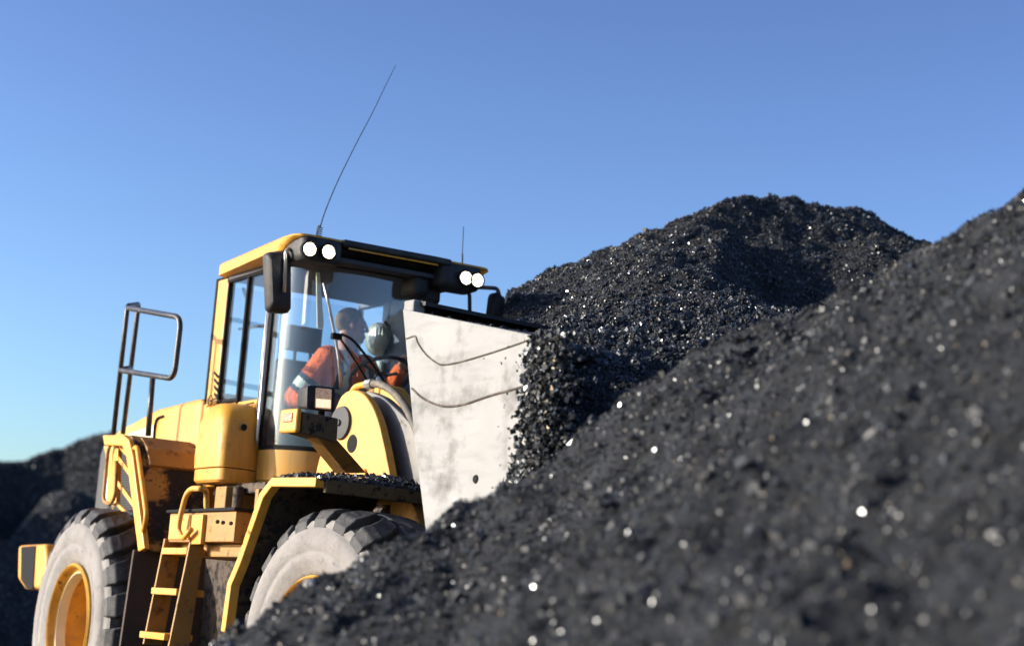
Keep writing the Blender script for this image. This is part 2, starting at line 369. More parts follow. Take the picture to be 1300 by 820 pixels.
def scatter(hf, n, rlo, rhi, dlo, dhi, smin, smax, pw=2.5, sink=.3, keep=None):
    r = rng.uniform(rlo, rhi, n); d = rng.uniform(dlo, dhi, n)
    if keep is not None: k = keep(r, d); r, d = r[k], d[k]
    z = hf(r, d); s = smin + (smax-smin)*rng.uniform(0, 1, len(r))**pw
    W = np.stack([r, d, 0*r], 1) @ Mw.T
    return np.stack([CAM[0]+W[:, 0], CAM[1]+W[:, 1], z + s*sink], 1), s

# ------------------------------------------------------------------ ground
def ground():
    r = np.concatenate([np.linspace(-900, -20, 24), np.linspace(-18, 12, 120), np.linspace(14, 900, 24)])
    d = np.concatenate([np.linspace(-300, 0, 10), np.linspace(1, 45, 150), np.linspace(48, 1500, 30)])
    hf = lambda R, D: .05*fbm(R, D, .5, 5, 3)*np.clip(1-np.hypot(R, D)/70, 0, 1)
    g = grid('ground', hf, r, d, 'coal'); tag(g, 'black coal-dust ground of the stockyard under the loader', kind='structure')
    P, S = scatter(hf, 9000, -10, 0, 11, 34, .012, .05)
    o = chips('ground_coal', P, S, 'coal_chip'); tag(o, 'loose coal crumbs strewn over the stockyard ground', 'loose coal', kind='stuff')
ground()

# ------------------------------------------------------------------ coal piles
def _sil(px, py, d=7.0):
    dd = raydir(px, py); return dd[0]/dd[1]*d, CAM[2] + dd[2]/dd[1]*d
_SIL = [_sil(*p) for p in ((150, 905), (270, 822), (300, 800), (333, 778), (350, 758), (385, 738), (422, 727), (450, 712), (520, 686), (600, 654), (655, 612), (700, 585), (760, 541), (850, 482), (950, 436), (1000, 407), (1100, 352), (1200, 302), (1300, 262), (1500, 170))]
_SR = [p[0] for p in _SIL] + [9.0]; _SZ = [p[1] for p in _SIL] + [4.6]
def fore_h(R, D):
    ridge = np.interp(R, _SR, _SZ)
    ridge = np.where(ridge > 3.6, 3.6 + (ridge-3.6)*.2, ridge)
    dr = 7.0 + .25*np.sin(R*1.3)
    z = ridge - np.where(D < dr, .35*(dr-D), .72*(D-dr))
    z = z + .02 + .06*np.clip(R+.9, 0, 1) + .02*np.clip(R-.8, 0, 1)
    n = .17*fbm(R, D, .8, 3, 11)*np.clip(np.abs(D-dr)*1.5, .35, 1) + .11*fbm(R, D, 3.2, 4, 12, .6) + .022*fbm(R, D, 14, 3, 13) + .075*fbm((-.5*R+.86*D)*2.6, (.86*R+.5*D)*.55, 1, 4, 17, .6)
    z = z + n
    return np.maximum(z, -.15)
root = empty('coal_pile', tuple(rdz(2.2, 7, 0)), 'out-of-focus black coal slope filling the foreground from bottom centre to upper right', 'coal pile', 'coal piles')
def rel(o, rt):      # meshes are written in world coordinates: parent without moving
    o.parent = rt; o.matrix_parent_inverse = Matrix.Translation(-Vector(rt.location)); return o
rel(grid('slope', fore_h, np.arange(-4, 6.5, .035), np.arange(1.2, 13, .035), 'coal'), root)
P1, S1 = scatter(fore_h, 270000, -2.6, 3.2, 2.2, 8.6, .0028, .009, 1.8, .2, keep=lambda r, d: np.abs(r) < .34*d+.3)
P2, S2 = scatter(fore_h, 3500, -2.6, 3.2, 2.4, 8.4, .010, .030, 3.0, .3, keep=lambda r, d: np.abs(r) < .34*d+.3)
o = rel(chips('loose_lumps', P1, S1, 'coal_chip'), root); o['kind'] = 'stuff'
o = rel(chips('coarse_lumps', P2, S2, 'coal_big'), root); o['kind'] = 'stuff'

def S_px(px, py, d):
    dd = raydir(px, py); return (dd[0]/dd[1]*d, d, CAM[2] + dd[2]/dd[1]*d)
MID = [S_px(698, 416, 10.4), S_px(760, 368, 11.3), S_px(825, 312, 12.2), S_px(872, 268, 13.2), S_px(900, 248, 13.6), S_px(945, 240, 13.9), S_px(985, 238, 14.1), S_px(1045, 248, 14.4),
       S_px(1100, 268, 14.6), S_px(1165, 294, 14.8), S_px(1240, 325, 15), S_px(1350, 395, 15.4)]
def poly_dense(P, n=10):
    out = []
    for a, b in zip(P, P[1:]):
        for k in range(n): out.append(tuple(np.array(a)+(np.array(b)-np.array(a))*k/n))
    return out + [P[-1]]
_CH = [[S_px(706, 462, 8.95), S_px(800, 452, 9.0), S_px(900, 425, 9.4), S_px(1000, 398, 10.0), S_px(1150, 350, 11.0)],
       [S_px(712, 428, 9.8), S_px(805, 392, 10.3), S_px(900, 350, 11.0), S_px(1000, 325, 11.9), S_px(1150, 322, 13.0)],
       [S_px(745, 384, 11.2), S_px(830, 312, 12.2), S_px(895, 262, 13.2), S_px(985, 246, 14.1), S_px(1110, 278, 14.6)]]
MIDD = poly_dense(MID, 6)
for _a, _b in zip(_CH, _CH[1:]):
    for k in range(6):
        MIDD += poly_dense([tuple(np.array(p)*(1-k/6) + np.array(q)*k/6) for p, q in zip(_a, _b)], 5)
MIDD += poly_dense([S_px(925, 258, 13.2), S_px(905, 288, 12.3), S_px(888, 335, 11.4), S_px(868, 395, 10.5)], 6)
def mid_h(R, D):
    z = np.full(R.shape, -9.)
    Rn = R + .25*fbm(R, D, .45, 3, 21); Dn = D + .35*fbm(R+40, D, .45, 3, 22)
    for (a, b, c) in MIDD: z = np.maximum(z, c - .62*np.hypot(R-a + .4*(Rn-R), D-b + .4*(Dn-D)))
    # coal spread forward to meet the heap in front of it
    px = 650 + R/np.maximum(D, .1)*2350
    lim = 642 + np.clip(9.4-D, 0, 1.2)*70
    z = z - np.clip((lim-px)*.014, 0, 8)
    z = z - .40*np.exp(-(((R-1.85-.1*(D-12))/.55)**2 + ((D-12.2)/1.3)**2))
    # spill fans and gullies catching the low sun
    z = z + .15*fbm(R, D, .75, 3, 23)*np.clip((D-9.5)/2, .15, 1) + .09*fbm(R, D, 2.6, 4, 24, .6) + .05*fbm(R, D, 9, 3, 25)
    return np.maximum(z, -.2)
root = empty('coal_pile', tuple(rdz(2.0, 14, 0)), 'sharp-peaked black coal heap behind the loader bucket, under open sky', 'coal pile', 'coal piles')
rel(grid('slope', mid_h, np.arange(-3, 11, .05), np.arange(7.8, 22, .05), 'coal'), root)
vis = lambda r, d: (r > -.35*d*.3) & (r < .31*d+.4)
P1, S1 = scatter(mid_h, 260000, -.8, 5.0, 7.9, 15.6, .0045, .0135, 2.0, .25, keep=vis)
P2, S2 = scatter(mid_h, 1800, -.8, 5.0, 8.6, 15.6, .014, .034, 3.0, .2, keep=vis)
P3, S3 = scatter(mid_h, 45000, -.2, 2.2, 7.9, 10.8, .006, .018, 1.8, .3, keep=vis)
o = rel(chips('loose_lumps', np.vstack([P1, P2, P3]), np.concatenate([S1, S2, S3]), 'coal_chip'), root); o['kind'] = 'stuff'

FARP = poly_dense([S_px(-160, 650, 33), S_px(-60, 615, 33), S_px(20, 572, 34), S_px(60, 560, 34.5), S_px(85, 561, 35), S_px(100, 553, 35), S_px(130, 551, 35), S_px(200, 556, 36), S_px(300, 570, 36), S_px(420, 600, 37)], 5)
def far_h(R, D):
    z = np.full(R.shape, -9.)
    for (a, b, c) in FARP: z = np.maximum(z, c - .62*np.hypot(R-a, D-b))
    for (a, b, c, s) in ((-8.9, 30.5, 3.15, .72), (-7.55, 31.5, 3.35, .8), (-7.2, 29.5, 1.5, .6), (-10.5, 29.0, 1.6, .6)):
        z = np.maximum(z, c - s*np.hypot(R-a, D-b))
    # hollow cut by digging
    z = z - 1.5*np.exp(-(((R+8.15)/.75)**2 + ((D-31.8)/1.9)**2))
    z = z + .22*fbm(R, D, .45, 4, 31) + .10*fbm(R, D, 2.2, 3, 32)
    return np.maximum(z, -.3)
root = empty('coal_pile', tuple(rdz(-8, 35, 0)), 'distant dark coal stockpile at the left edge, behind the rear wheel', 'coal pile', 'coal piles')
rel(grid('slope', far_h, np.arange(-22, 2, .11), np.arange(24, 46, .13), 'coal_far'), root)
P1, S1 = scatter(far_h, 60000, -11.5, -5.5, 25, 36.5, .010, .036, 2.5, .3)
o = rel(chips('loose_lumps', P1, S1, 'coal_far_chip'), root); o['kind'] = 'stuff'

# pale stones lying in the foreground coal
def on_fore(px, py):
    dd = raydir(px, py)
    for t in np.arange(2.2, 9, .01):
        r, z = dd[0]/dd[1]*t, CAM[2] + dd[2]/dd[1]*t
        if fore_h(np.array([[r]]), np.array([[t]]))[0, 0] > z: return r, t, z
    return None
def rock(name, p, dims, rot, m, label, cat, group=None):
    b = B(); bmesh.ops.create_icosphere(b.bm, subdivisions=2, radius=1)
    for v in b.bm.verts: v.co = v.co*(1+random.uniform(-.16, .16))
    mt = Matrix.Rotation(rot[2], 4, 'Z') @ Matrix.Rotation(rot[1], 4, 'Y') @ Matrix.Rotation(rot[0], 4, 'X') @ Matrix.Diagonal((*dims, 1))
    for v in b.bm.verts: v.co = mt @ v.co
    o = b.build(name, m, None); o.location = p; return tag(o, label, cat, group)
q = on_fore(1110, 548); az = math.atan2(_h[0]*0+Mw[1, 0], Mw[0, 0])
if q: rock('stone', tuple(rdz(*q)), (.036, .011, .010), (0, radians(-38), math.atan2(Mw[1, 0], Mw[0, 0])), 'stone', 'pale elongated sliver of stone lying on the right middle of the blurred coal slope', 'stone')
q = on_fore(1262, 680)
if q: rock('stone', tuple(rdz(*q)), (.017, .015, .012), (.3, .2, .5), 'stone', 'round pale stone on the coal near the right edge of the picture', 'stone')
q = on_fore(948, 434)
if q: rock('stone', tuple(rdz(*q)), (.017, .014, .012), (.3, .2, .5), 'stone', 'small bright stone on the crest of the foreground coal against the heap behind', 'stone')
q = on_fore(394, 742)
if q: rock('stone', tuple(rdz(*q)), (.026, .022, .022), (.3, .2, .5), 'stone', 'white-lit stone on the coal crest in front of the front wheel', 'stone')
q = on_fore(950, 765)
if q: rock('coal_lump', tuple(rdz(*q)), (.03, .02, .018), (.3, .5, .5), 'grey2', 'greyish glossy lump low in the middle of the blurred coal slope', 'coal lump')

# ------------------------------------------------------------------ the wheel loader
L = empty('wheel_loader', (0, 0, 0), 'yellow articulated wheel loader with driver in its glazed cab, tipping its grey bucket over coal', 'wheel loader')
YN, YF = -.72, .42                                # cab side planes

# ---- wheels (local origin at the centre of the outer face; outer side is -Y)
def make_wheel(parent):
    hub = B(); hub.lathe([(.001, .25), (.09, .25), (.11, .265), (.12, .285), (.20, .295), (.325, .30)], (0, 0, 0), 48)
    for k in range(12):
        a = 2*pi*k/12; hub.lathe([(.001, .272), (.014, .272), (.016, .293)], (.16*cos(a), 0, .16*sin(a)), 6)
    wh = hub.build('wheel', 'rim_yellow', parent, smooth='auto')
    rim = B().lathe([(.385, .06), (.412, .045), (.418, .015), (.405, .0), (.392, .012), (.385, .05), (.362, .062), (.355, .10), (.345, .115), (.338, .30), (.30, .31)], (0, 0, 0), 72).build('rim', 'rim_yellow', None, smooth='auto')
    lock = B().lathe([(.364, .058), (.356, .056), (.340, .098), (.338, .118), (.345, .117)], (0, 0, 0), 72).build('lock_ring', 'cream', rim, smooth='auto')
    valve = B().box(.315, .35, .06, .16, -.035, .035).build('rim_clamp', 'cream', None, bevel=.006)
    prof = [(.40, .09), (.42, .035), (.45, .02), (.50, .0), (.535, -.008), (.545, .004), (.56, -.004), (.60, -.012), (.65, -.008), (.685, .008), (.692, .022), (.70, .016), (.735, .045), (.752, .09), (.762, .17), (.765, .30),
            (.762, .43), (.752, .51), (.70, .58), (.60, .61), (.45, .60), (.40, .55)]
    ty = B().lathe(prof[:13], (0, 0, 0), 96); side = ty.build('sidewall', 'sidewall', None, smooth=True)
    tb = B().lathe(prof[12:], (0, 0, 0), 96)
    NL = 22
    for sd in (0, 1):
        for k in range(NL):
            a0 = 2*pi*(k + .5*sd)/NL; w_ = 2*pi/NL*.33
            # rows from shoulder (on the sidewall) to the middle
            rows = [(.690, .800-.800+.012, 0), (.738, .018, 0.), (.792, .058, .0), (.806, .12, .02), (.810, .20, .09), (.811, .285, .20)]
            up, lo = [], []
            for (rr, yy, sh) in rows:
                yy = yy if sd == 0 else .60-yy
                for lst, dr in ((up, 0), (lo, -.055)):
                    ww = w_*(1.0 if dr == 0 else 1.12)*(1.0 if rr > .75 else .92)
                    sgn = 1 if sd == 0 else 1
                    lst.append([tb.bm.verts.new(((rr+dr)*cos(a0+sgn*sh+e*ww), yy + (0.02 if (sd == 0 and dr) else (-.02 if dr else 0)) , (rr+dr)*sin(a0+sgn*sh+e*ww))) for e in (-1, 1)])
            n = len(rows)
            for i in range(n-1):
                tb.bm.faces.new((up[i][0], up[i+1][0], up[i+1][1], up[i][1]))
                tb.bm.faces.new((up[i][0], up[i+1][0], lo[i+1][0], lo[i][0]))
                tb.bm.faces.new((up[i][1], up[i+1][1], lo[i+1][1], lo[i][1]))
            tb.bm.faces.new((up[-1][0], up[-1][1], lo[-1][1], lo[-1][0])); tb.bm.faces.new((up[0][0], up[0][1], lo[0][1], lo[0][0]))
    ty = tb.build('tyre', 'tread', None, bevel=.010)
    for c in (rim, ty): c.parent = wh
    valve.parent = wh; side.parent = wh
    side.name = 'tyre_sidewall'
    return wh
def copy_kids(o, p):
    for ch in list(o.children):
        c = ch.copy(); COL.objects.link(c); c.parent = p; copy_kids(ch, c)
wheel = make_wheel(L)
wheel.location = (0, -1.33, .8); wheel.rotation_euler = (0, radians(5), 0)
for loc, rz, spin in ((tuple(F2w((3.2, -1.33, .80))), PHI, 9), (tuple(F2w((3.2, 1.18, .80))), PHI+pi, 3), ((0, 1.18, .8), pi, 12)):
    c = wheel.copy(); COL.objects.link(c); c.parent = L; copy_kids(wheel, c)
    c.rotation_mode = 'XYZ'; c.matrix_local = Matrix.Translation(loc) @ Matrix.Rotation(rz, 4, 'Z') @ Matrix.Rotation(radians(spin), 4, 'Y') @ Matrix.Diagonal((*((.95, 1, .95) if loc[0] > 2 else (1, 1, 1)), 1))

# ---- chassis
B().box(-.9, 1.55, -.68, .45, .62, 1.62).box(.95, 1.9, -.55, .35, .55, 1.35).build('rear_frame', 'dark', L, bevel=.02)
B().box(1.75, 3.75, -.42, .30, .60, 1.55).box(2.9, 3.5, -.62, .45, .55, 1.0).build('front_frame', 'dark', L, bevel=.02, front=True)
B().lathe([(.001, 0), (.2, 0), (.22, .1), (.22, 2.0), (.2, 2.1), (.001, 2.1)], (0, -1.05, .8), 24).build('axle', 'dark', L)
B().lathe([(.001, 0), (.2, 0), (.22, .1), (.22, 2.0), (.2, 2.1), (.001, 2.1)], (3.2, -1.05, .8), 24).build('axle', 'dark', L, front=True)
# brackets seen under the cab
B().box(1.45, 1.62, -.95, -.70, 1.56, 1.74).prism([(1.75, 1.50), (2.25, 1.50), (2.10, 1.76), (1.85, 1.76)], 'y', -.80, -.60).box(1.95, 2.0, -.9, -.8, 1.52, 1.72).build('cab_mount', 'yellow_shaded_dirty', L, bevel=.01)
B().box(1.2, 2.0, -.86, -.30, 1.70, 1.765).tube([(1.70, -.90, 1.55), (1.70, -.90, 1.74)], .035, 10).build('cab_floor_frame', 'dark', L, bevel=.01)

# ---- hood
hp = [(-1.36, 1.35), (-1.36, 2.12), (-1.28, 2.22), (-1.10, 2.265), (-.36, 2.375), (.30, 2.40), (.52, 2.40), (.52, 1.35)]
hood = B().prism(hp, 'y', -.72, .42).build('engine_hood', 'yellow', L, bevel=.05, seg=3, smooth=True)
B().prism(xz([(163, 551), (196, 539), (196, 556), (163, 556)], -.725), 'y', -.735, -.724).build('hood_panel', 'cream', hood, bevel=.004)
B().tube(smoothline([tuple(at(x, y, 'y', -.73)) for x, y in ((195, 560), (196, 545), (199, 532), (207, 528))], 5), .009, 8).build('hood_seam', 'rubber_seal', hood)
B().prism(xz([(152, 566), (185, 566), (185, 650), (146, 650)], -.73), 'y', -.745, -.726).build('side_grille', 'rubber_seal', hood)
gb = B()
_a = at(148, 565, 'y', -.75); _c = at(180, 650, 'y', -.75)
for k in range(26):
    z = _a[2]-.02 - k*(_a[2]-_c[2]-.03)/26
    gb.box(-1.02, -.42, -.752, -.744, z-.004, z+.004)
gb.build('grille_slats', 'grey2', hood)
sp = B().prism([(-1.32, 1.36), (-1.34, 1.7), (-1.34, 2.08), (-1.28, 2.17), (-1.10, 2.19), (-1.02, 1.36)], 'y', -.748, -.722).build('rear_side_panel', 'grey2', L, bevel=.01)
def along(px0, px1, y):       # helper for the decal corners
    return xz([px0, px1], y)
B().prism(xz([(133.5, 638), (141, 638), (142.5, 606), (137, 606)], -.75), 'y', -.754, -.7495).build('sticker', 'white_sticker', sp)
sb = B()
for (x0, y0, x1, y1) in ((137.2, 609, 140.8, 613), (136.8, 615, 139.5, 618), (136.8, 620, 140.4, 622), (135.6, 626, 136.7, 635), (137.6, 626, 138.7, 631), (135.6, 631, 138.8, 633)):
    sb.prism(xz([(x0, y0), (x1, y0), (x1-.5, y1), (x0-.5, y1)], -.755), 'y', -.7575, -.755)
sb.build('sticker_print', 'blue_sticker', sp)
# rear counterweight
cw = B().prism(xz([(26, 692), (60, 690), (66, 748), (34, 748), (25, 735)], -1.1), 'y', -1.12, -.30).build('counterweight', 'yellow', L, bevel=.03, seg=3)
B().prism(xz([(28, 694), (46, 692.5), (43, 747), (35, 747), (27.5, 735)], -1.12), 'y', -1.128, -1.121).build('bumper_recess', 'rubber_seal', cw)

# ---- rear fender with front panel, frame, braces, grips
# side plane y=-1.3
fy = -1.31
fe = B()
fe.prism(xz([(130, 552), (156, 552), (163, 558), (168, 578), (183, 696), (175, 700), (160, 580), (155, 566), (132, 565)], fy), 'y', fy, fy+.04)
fender = fe.build('rear_fender', 'yellow', L, bevel=.008)
P = xz([(130, 553), (158, 553), (163, 560), (168, 578), (181, 698)], fy)
pn = B().band(P, .02, fy+.04, -.84).build('fender_panel', 'yellow_shaded_soot', fender, bevel=.004)
B().band(xz([(159, 556), (167, 570), (170, 590)], fy), .05, fy+.10, -.83).build('panel_flange', 'yellow_shaded_dirty', fender, bevel=.006)
B().prism(xz([(145, 560), (152, 560), (149, 640), (141, 640)], -1.24), 'y', -1.25, -1.22).build('fender_post', 'yellow', fender, bevel=.004)
B().prism(xz([(133, 566), (147, 566), (146, 585), (143, 600), (142, 640), (137, 640), (139, 590)], -1.20), 'y', -1.21, -1.19).build('fender_bracket', 'yellow', fender, bevel=.004)
for a, b in (((149, 560), (164, 584)), ((150, 578), (169, 612)), ((147, 606), (172, 650)), ((143, 632), (153, 648))):
    p, q = at(*a, 'y', -1.23), at(*b, 'y', -1.27)
    B().prism([(p[0]-.05, p[2]), (p[0]+.03, p[2]), (q[0]+.03, q[2]), (q[0]-.05, q[2])], 'y', -1.245, -1.23).build('brace', 'yellow', fender, bevel=.003)
B().tube(fillet([tuple(at(x, y, 'y', -1.28)) for x, y in ((149, 566), (141, 562), (137, 572), (131, 636), (140, 640), (146, 630), (148, 585))], .05), .013, 8).build('side_grip', 'yellow_shaded_dirty', fender, smooth=True)
B().tube(fillet([tuple(at(*p, 'x', x)) for p, x in (((168, 572), .78), ((174, 566), .90), ((186, 655), 1.28), ((182, 674), 1.20))], .05), .016, 10).build('front_grip', 'yellow', fender, smooth=True)
# mudflap under the panel
B().prism([(-1.33, 1.31), (-.84, 1.31), (-.84, .55), (-1.36, .55)], 'x', 1.12, 1.15).build('mudflap', 'flap', fender, bevel=.004)

# ---- handrail on the rear deck
rl = B()
g = lambda px, py, x, : tuple(at(px, py, 'x', x))
A0, A1 = at(144, 551, 'y', -1.27), at(162, 388, 'y', -1.27)
rl.tube(fillet([tuple(A0), tuple(A1), tuple(at(176, 386, 'y', -1.05)), tuple(at(156, 551, 'y', -1.05))], .04), .017, 10)
rl.tube(fillet([tuple(at(163, 391, 'y', -1.27)), tuple(at(230, 403, 'y', -1.20)), tuple(at(221, 481, 'y', -1.20)), tuple(at(153, 470, 'y', -1.27))], .09, 7), .019, 10)
rl.tube([tuple(at(154, 469, 'y', -1.27)), tuple(at(166, 467, 'y', -1.05))], .019, 10)
rl.tube([tuple(at(194, 477, 'y', -1.22)), tuple(at(188, 553, 'y', -1.22))], .019, 10)
rl.build('handrail', 'rail', L, smooth=True)

# ---- side tank under the side windows
def rpoly(pts, r, n=6):
    out = []; N = len(pts)
    for i in range(N):
        a, p, b = (np.array(pts[k % N], float) for k in (i-1, i, i+1))
        rr = r[i] if isinstance(r, (list, tuple)) else r
        if rr == 0: out.append(tuple(p)); continue
        u, v = a-p, b-p; lu, lv = np.linalg.norm(u), np.linalg.norm(v); q = min(rr, lu*.48, lv*.48)
        s, e = p+u/lu*q, p+v/lv*q
        for k in range(n+1): t = k/n; out.append(tuple(s*(1-t)**2 + p*2*t*(1-t) + e*t*t))
    return out
ty0 = -1.0
tx0 = at(245, 600, 'y', ty0)[0]
def loft(layers, name, m, parent, smooth=True, bevel=0):
    b = B(); rings = [[b.bm.verts.new((x, y, z)) for x, y in poly] for poly, z in layers]; n = len(rings[0])
    b.bm.faces.new(rings[0][::-1]); b.bm.faces.new(rings[-1])
    for A, C in zip(rings, rings[1:]):
        for k in range(n): b.bm.faces.new((A[k], A[(k+1) % n], C[(k+1) % n], C[k]))
    return b.build(name, m, parent, smooth='auto' if smooth else False, bevel=bevel)
def tankplan(inset, xf):
    return rpoly([(tx0-.03+inset*.8, -.726), (tx0-.03+inset*.8, ty0+inset), (xf-.24-inset*1.2, ty0+inset), (xf-.27, -.80), (xf-.31, -.726)], [0, .06, .10, .05, 0], 8)
tank = loft([(tankplan(.0, 1.86), 1.86), (tankplan(-.004, 1.86), 1.94), (tankplan(0, 1.85), 2.06), (tankplan(.012, 1.83), 2.16), (tankplan(.03, 1.79), 2.22), (tankplan(.06, 1.75), 2.265), (tankplan(.10, 1.70), 2.285)], 'side_tank', 'yellow', L)
loft([(tankplan(.02, 1.86), 1.765), (tankplan(.005, 1.86), 1.78), (tankplan(.005, 1.86), 1.848), (tankplan(.01, 1.86), 1.853)], 'tank_skirt', 'yellow', tank)
B().lathe([(.001, .012), (.018, .010), (.022, 0)], (1.595, -.86, 2.12), 12, 'x').build('filler_lock', 'rubber_seal', tank)

# ---- cab
WS = [(1.56, YN), (1.68, -.70), (1.78, -.64), (1.86, -.54), (1.905, -.42), (1.93, -.15), (1.905, .12), (1.86, .24), (1.78, .34), (1.68, .40), (1.56, YF)]
WS = [(p.x, p.y) for p in smoothline([(x, y, 0) for x, y in WS], 4)]
def ribbon(b, plan, z0, z1, th):
    c = np.array([1.2, -.15]); inn = []
    for i, p in enumerate(plan):
        a = np.array(plan[max(i-1, 0)]); e = np.array(plan[min(i+1, len(plan)-1)]); t = (e-a)/np.linalg.norm(e-a); n = np.array([t[1], -t[0]])
        if np.dot(c-np.array(p), n) < 0: n = -n
        inn.append(tuple(np.array(p)+n*th))
    return b.prism(list(plan) + inn[::-1], 'z', z0, z1)
body = ribbon(B(), WS, 1.74, 2.0, .05)
body.box(.57, 1.53, YN+.002, YN+.05, 1.78, 2.33).box(.57, 1.56, YF-.05, YF, 1.78, 2.33).box(.55, .60, YN, YF, 1.78, 2.40).box(.60, 1.85, YN+.06, YF-.06, 1.78, 1.82)
cab = body.build('cab', 'yellow', L, bevel=.012)
# rounded yellow lower corner below the windscreen
wsr = [(x+.018*(1 if x > 1.6 else 0), y-(.012 if y < -.5 else -.012 if y > .3 else 0)) for x, y in WS]
ribbon(B(), wsr[:21], 1.80, 1.992, .02).build('corner_panel', 'yellow', cab, smooth='auto')
B().box(.59, .775, YN-.004, YN+.06, 2.33, 3.215).build('rear_pillar', 'yellow', cab, bevel=.02)
pil = B()
pil.box(.55, .592, YN-.002, YN+.05, 2.34, 3.22).box(.775, .80, YN-.006, YN+.04, 2.34, 3.2).box(1.095, 1.125, YN-.006, YN+.04, 2.2, 3.2)
pil.box(.60, 1.56, YN-.003, YN+.05, 3.165, 3.22).box(1.445, 1.545, YN-.003, YN+.05, 1.99, 3.2).box(.8, 1.1, YN-.005, YN+.03, 2.335, 2.36)
pil.build('window_frame', 'rubber_seal', cab, bevel=.008)
# far side: pillars and a solid dark door
far = B().box(.55, .585, YF-.04, YF, 2.33, 3.22).box(.96, 1.06, YF-.05, YF, 2.33, 3.22).box(.6, 1.56, YF-.05, YF, 3.17, 3.22).box(1.06, 1.60, YF-.045, YF-.005, 1.8, 3.2).box(1.60, 1.70, YF-.09, YF-.03, 1.8, 3.2)
far.build('far_door', 'trim', cab, bevel=.01)
B().box(.55, .585, -.60, .374, 2.36, 2.44).box(.55, .585, -.70, -.60, 2.36, 3.2).box(.55, .58, .375, .382, 2.36, 3.2).build('rear_window_frame', 'trim', cab, bevel=.01)
B().box(.563, .569, -.60, .374, 2.44, 3.18).build('rear_window', 'clear_glass', cab)
B().box(.586, .96, YF-.03, YF-.024, 2.33, 3.17).build('far_window', 'clear_glass', cab)
B().box(.80, 1.095, YN+.012, YN+.018, 2.35, 3.17).build('side_window', 'side_glass', cab)
B().box(1.125, 1.445, YN+.012, YN+.018, 2.0, 3.17).build('side_window', 'side_glass', cab)
B().tube([(.88, YN+.10, 2.36), (.88, YN+.10, 3.05), (.80, YN+.10, 3.14)], .012, 8).tube([(.8, YN+.1, 2.86), (1.3, YN+.1, 2.84)], .010, 8).build('interior_rail', 'rail', cab, smooth=True)
ws = ribbon(B(), [(x-.01, y+(.012 if y < -.5 else -.012 if y > .3 else 0)) for x, y in WS], 2.0, 3.19, .006).build('windscreen', 'glass', cab, smooth='auto')
ribbon(B(), wsr, 1.985, 2.022, .035).build('windscreen_seal', 'rubber_seal', cab, bevel=.006)
gk = ribbon(B(), wsr, 3.175, 3.206, .04)
gk.build('windscreen_seal', 'rubber_seal', cab, bevel=.006)
B().tube([(1.575, YN-.03, 2.02), (1.575, YN-.035, 2.06), (1.57, YN-.035, 3.10)], .010, 10).tube([(1.5, YN-.015, 2.03), (1.5, YN-.015, 3.15)], .010, 8).build('grab_rail', 'metal', cab, smooth=True)
# wire loop and vent slits at the foot of the rear pillar
c = Vector(at(267, 508, 'y', YN-.03))
B().tube([c + Vector((.035*cos(a), 0, .035*sin(a))) for a in [2*pi*k/20 for k in range(21)]], .003, 6, cap=False).build('cable_loop', 'rubber_seal', cab, smooth=True)
B().tube(smoothline([tuple(at(x, y, 'y', YN-.02)) for x, y in ((267, 509), (276, 506), (283, 516), (290, 513), (300, 516), (322, 511))], 4), .005, 6).build('cable', 'rubber_seal', cab, smooth=True)
for k in range(4):
    q = [at(x, y + k*9, 'y', YN-.006) for x, y in ((272.5, 471), (277.5, 477), (276.5, 480), (272, 474))]
    B().prism([(p[0], p[2]) for p in q], 'y', YN-.010, YN-.005).build('vent_slit', 'rubber_seal', cab)
# roof
rp = rpoly([(.69, -.775), (1.72, -.785), (1.92, -.86), (2.08, -.80), (2.10, -.50), (2.11, .15), (2.08, .47), (1.92, .55), (1.72, .49), (.69, .475)], [.06, .3, .10, .10, .2, .2, .10, .10, .3, .06], 5)
def inset(poly, k):
    c = np.mean(np.array(poly), 0); return [tuple(c + (np.array(p)-c)*(1-k)) for p in poly]
def roofplan(xf, k=0.):
    return rpoly([(.69+k, -.775+k), (xf-.16, -.885+k*.8), (xf-k, -.86+k), (xf+.005-k, -.50), (xf+.005-k, .15), (xf-k, .53-k), (xf-.16, .555-k*.8), (.69+k, .475-k)], [.06, .12, .08, .2, .2, .08, .12, .06], 5)
roof = loft([(roofplan(1.93, .03), 3.206), (roofplan(1.95), 3.214), (roofplan(1.99), 3.240), (roofplan(2.08), 3.268), (roofplan(2.15), 3.284), (roofplan(2.165, .012), 3.297), (roofplan(2.13, .06), 3.310), (roofplan(1.95, .25), 3.326)], 'roof', 'yellow', cab)
B().prism(inset(rp, .07), 'z', 3.180, 3.2055).build('headliner', 'ceil', roof)
shade_band = B().prism(rpoly([(1.96, -.60), (2.175, -.56), (2.185, .10), (2.175, .22), (1.96, .25)], 0.02), 'z', 3.262, 3.304).build('roof_shade_band', 'black', roof, bevel=.012)  # black band added over the yellow roof front to give its shade
B().prism([(1.945, 3.194), (2.0, 3.230), (2.09, 3.2615), (2.105, 3.248), (2.015, 3.214), (1.965, 3.187)], 'y', -.60, .24).build('roof_shade_strip', 'black', roof)  # black strip laid over the roof's slanted front as painted shade
B().tube([(2.16, -.52, 3.252), (2.165, .12, 3.252)], .006, 8).build('roof_front_trim', 'yellow', roof)
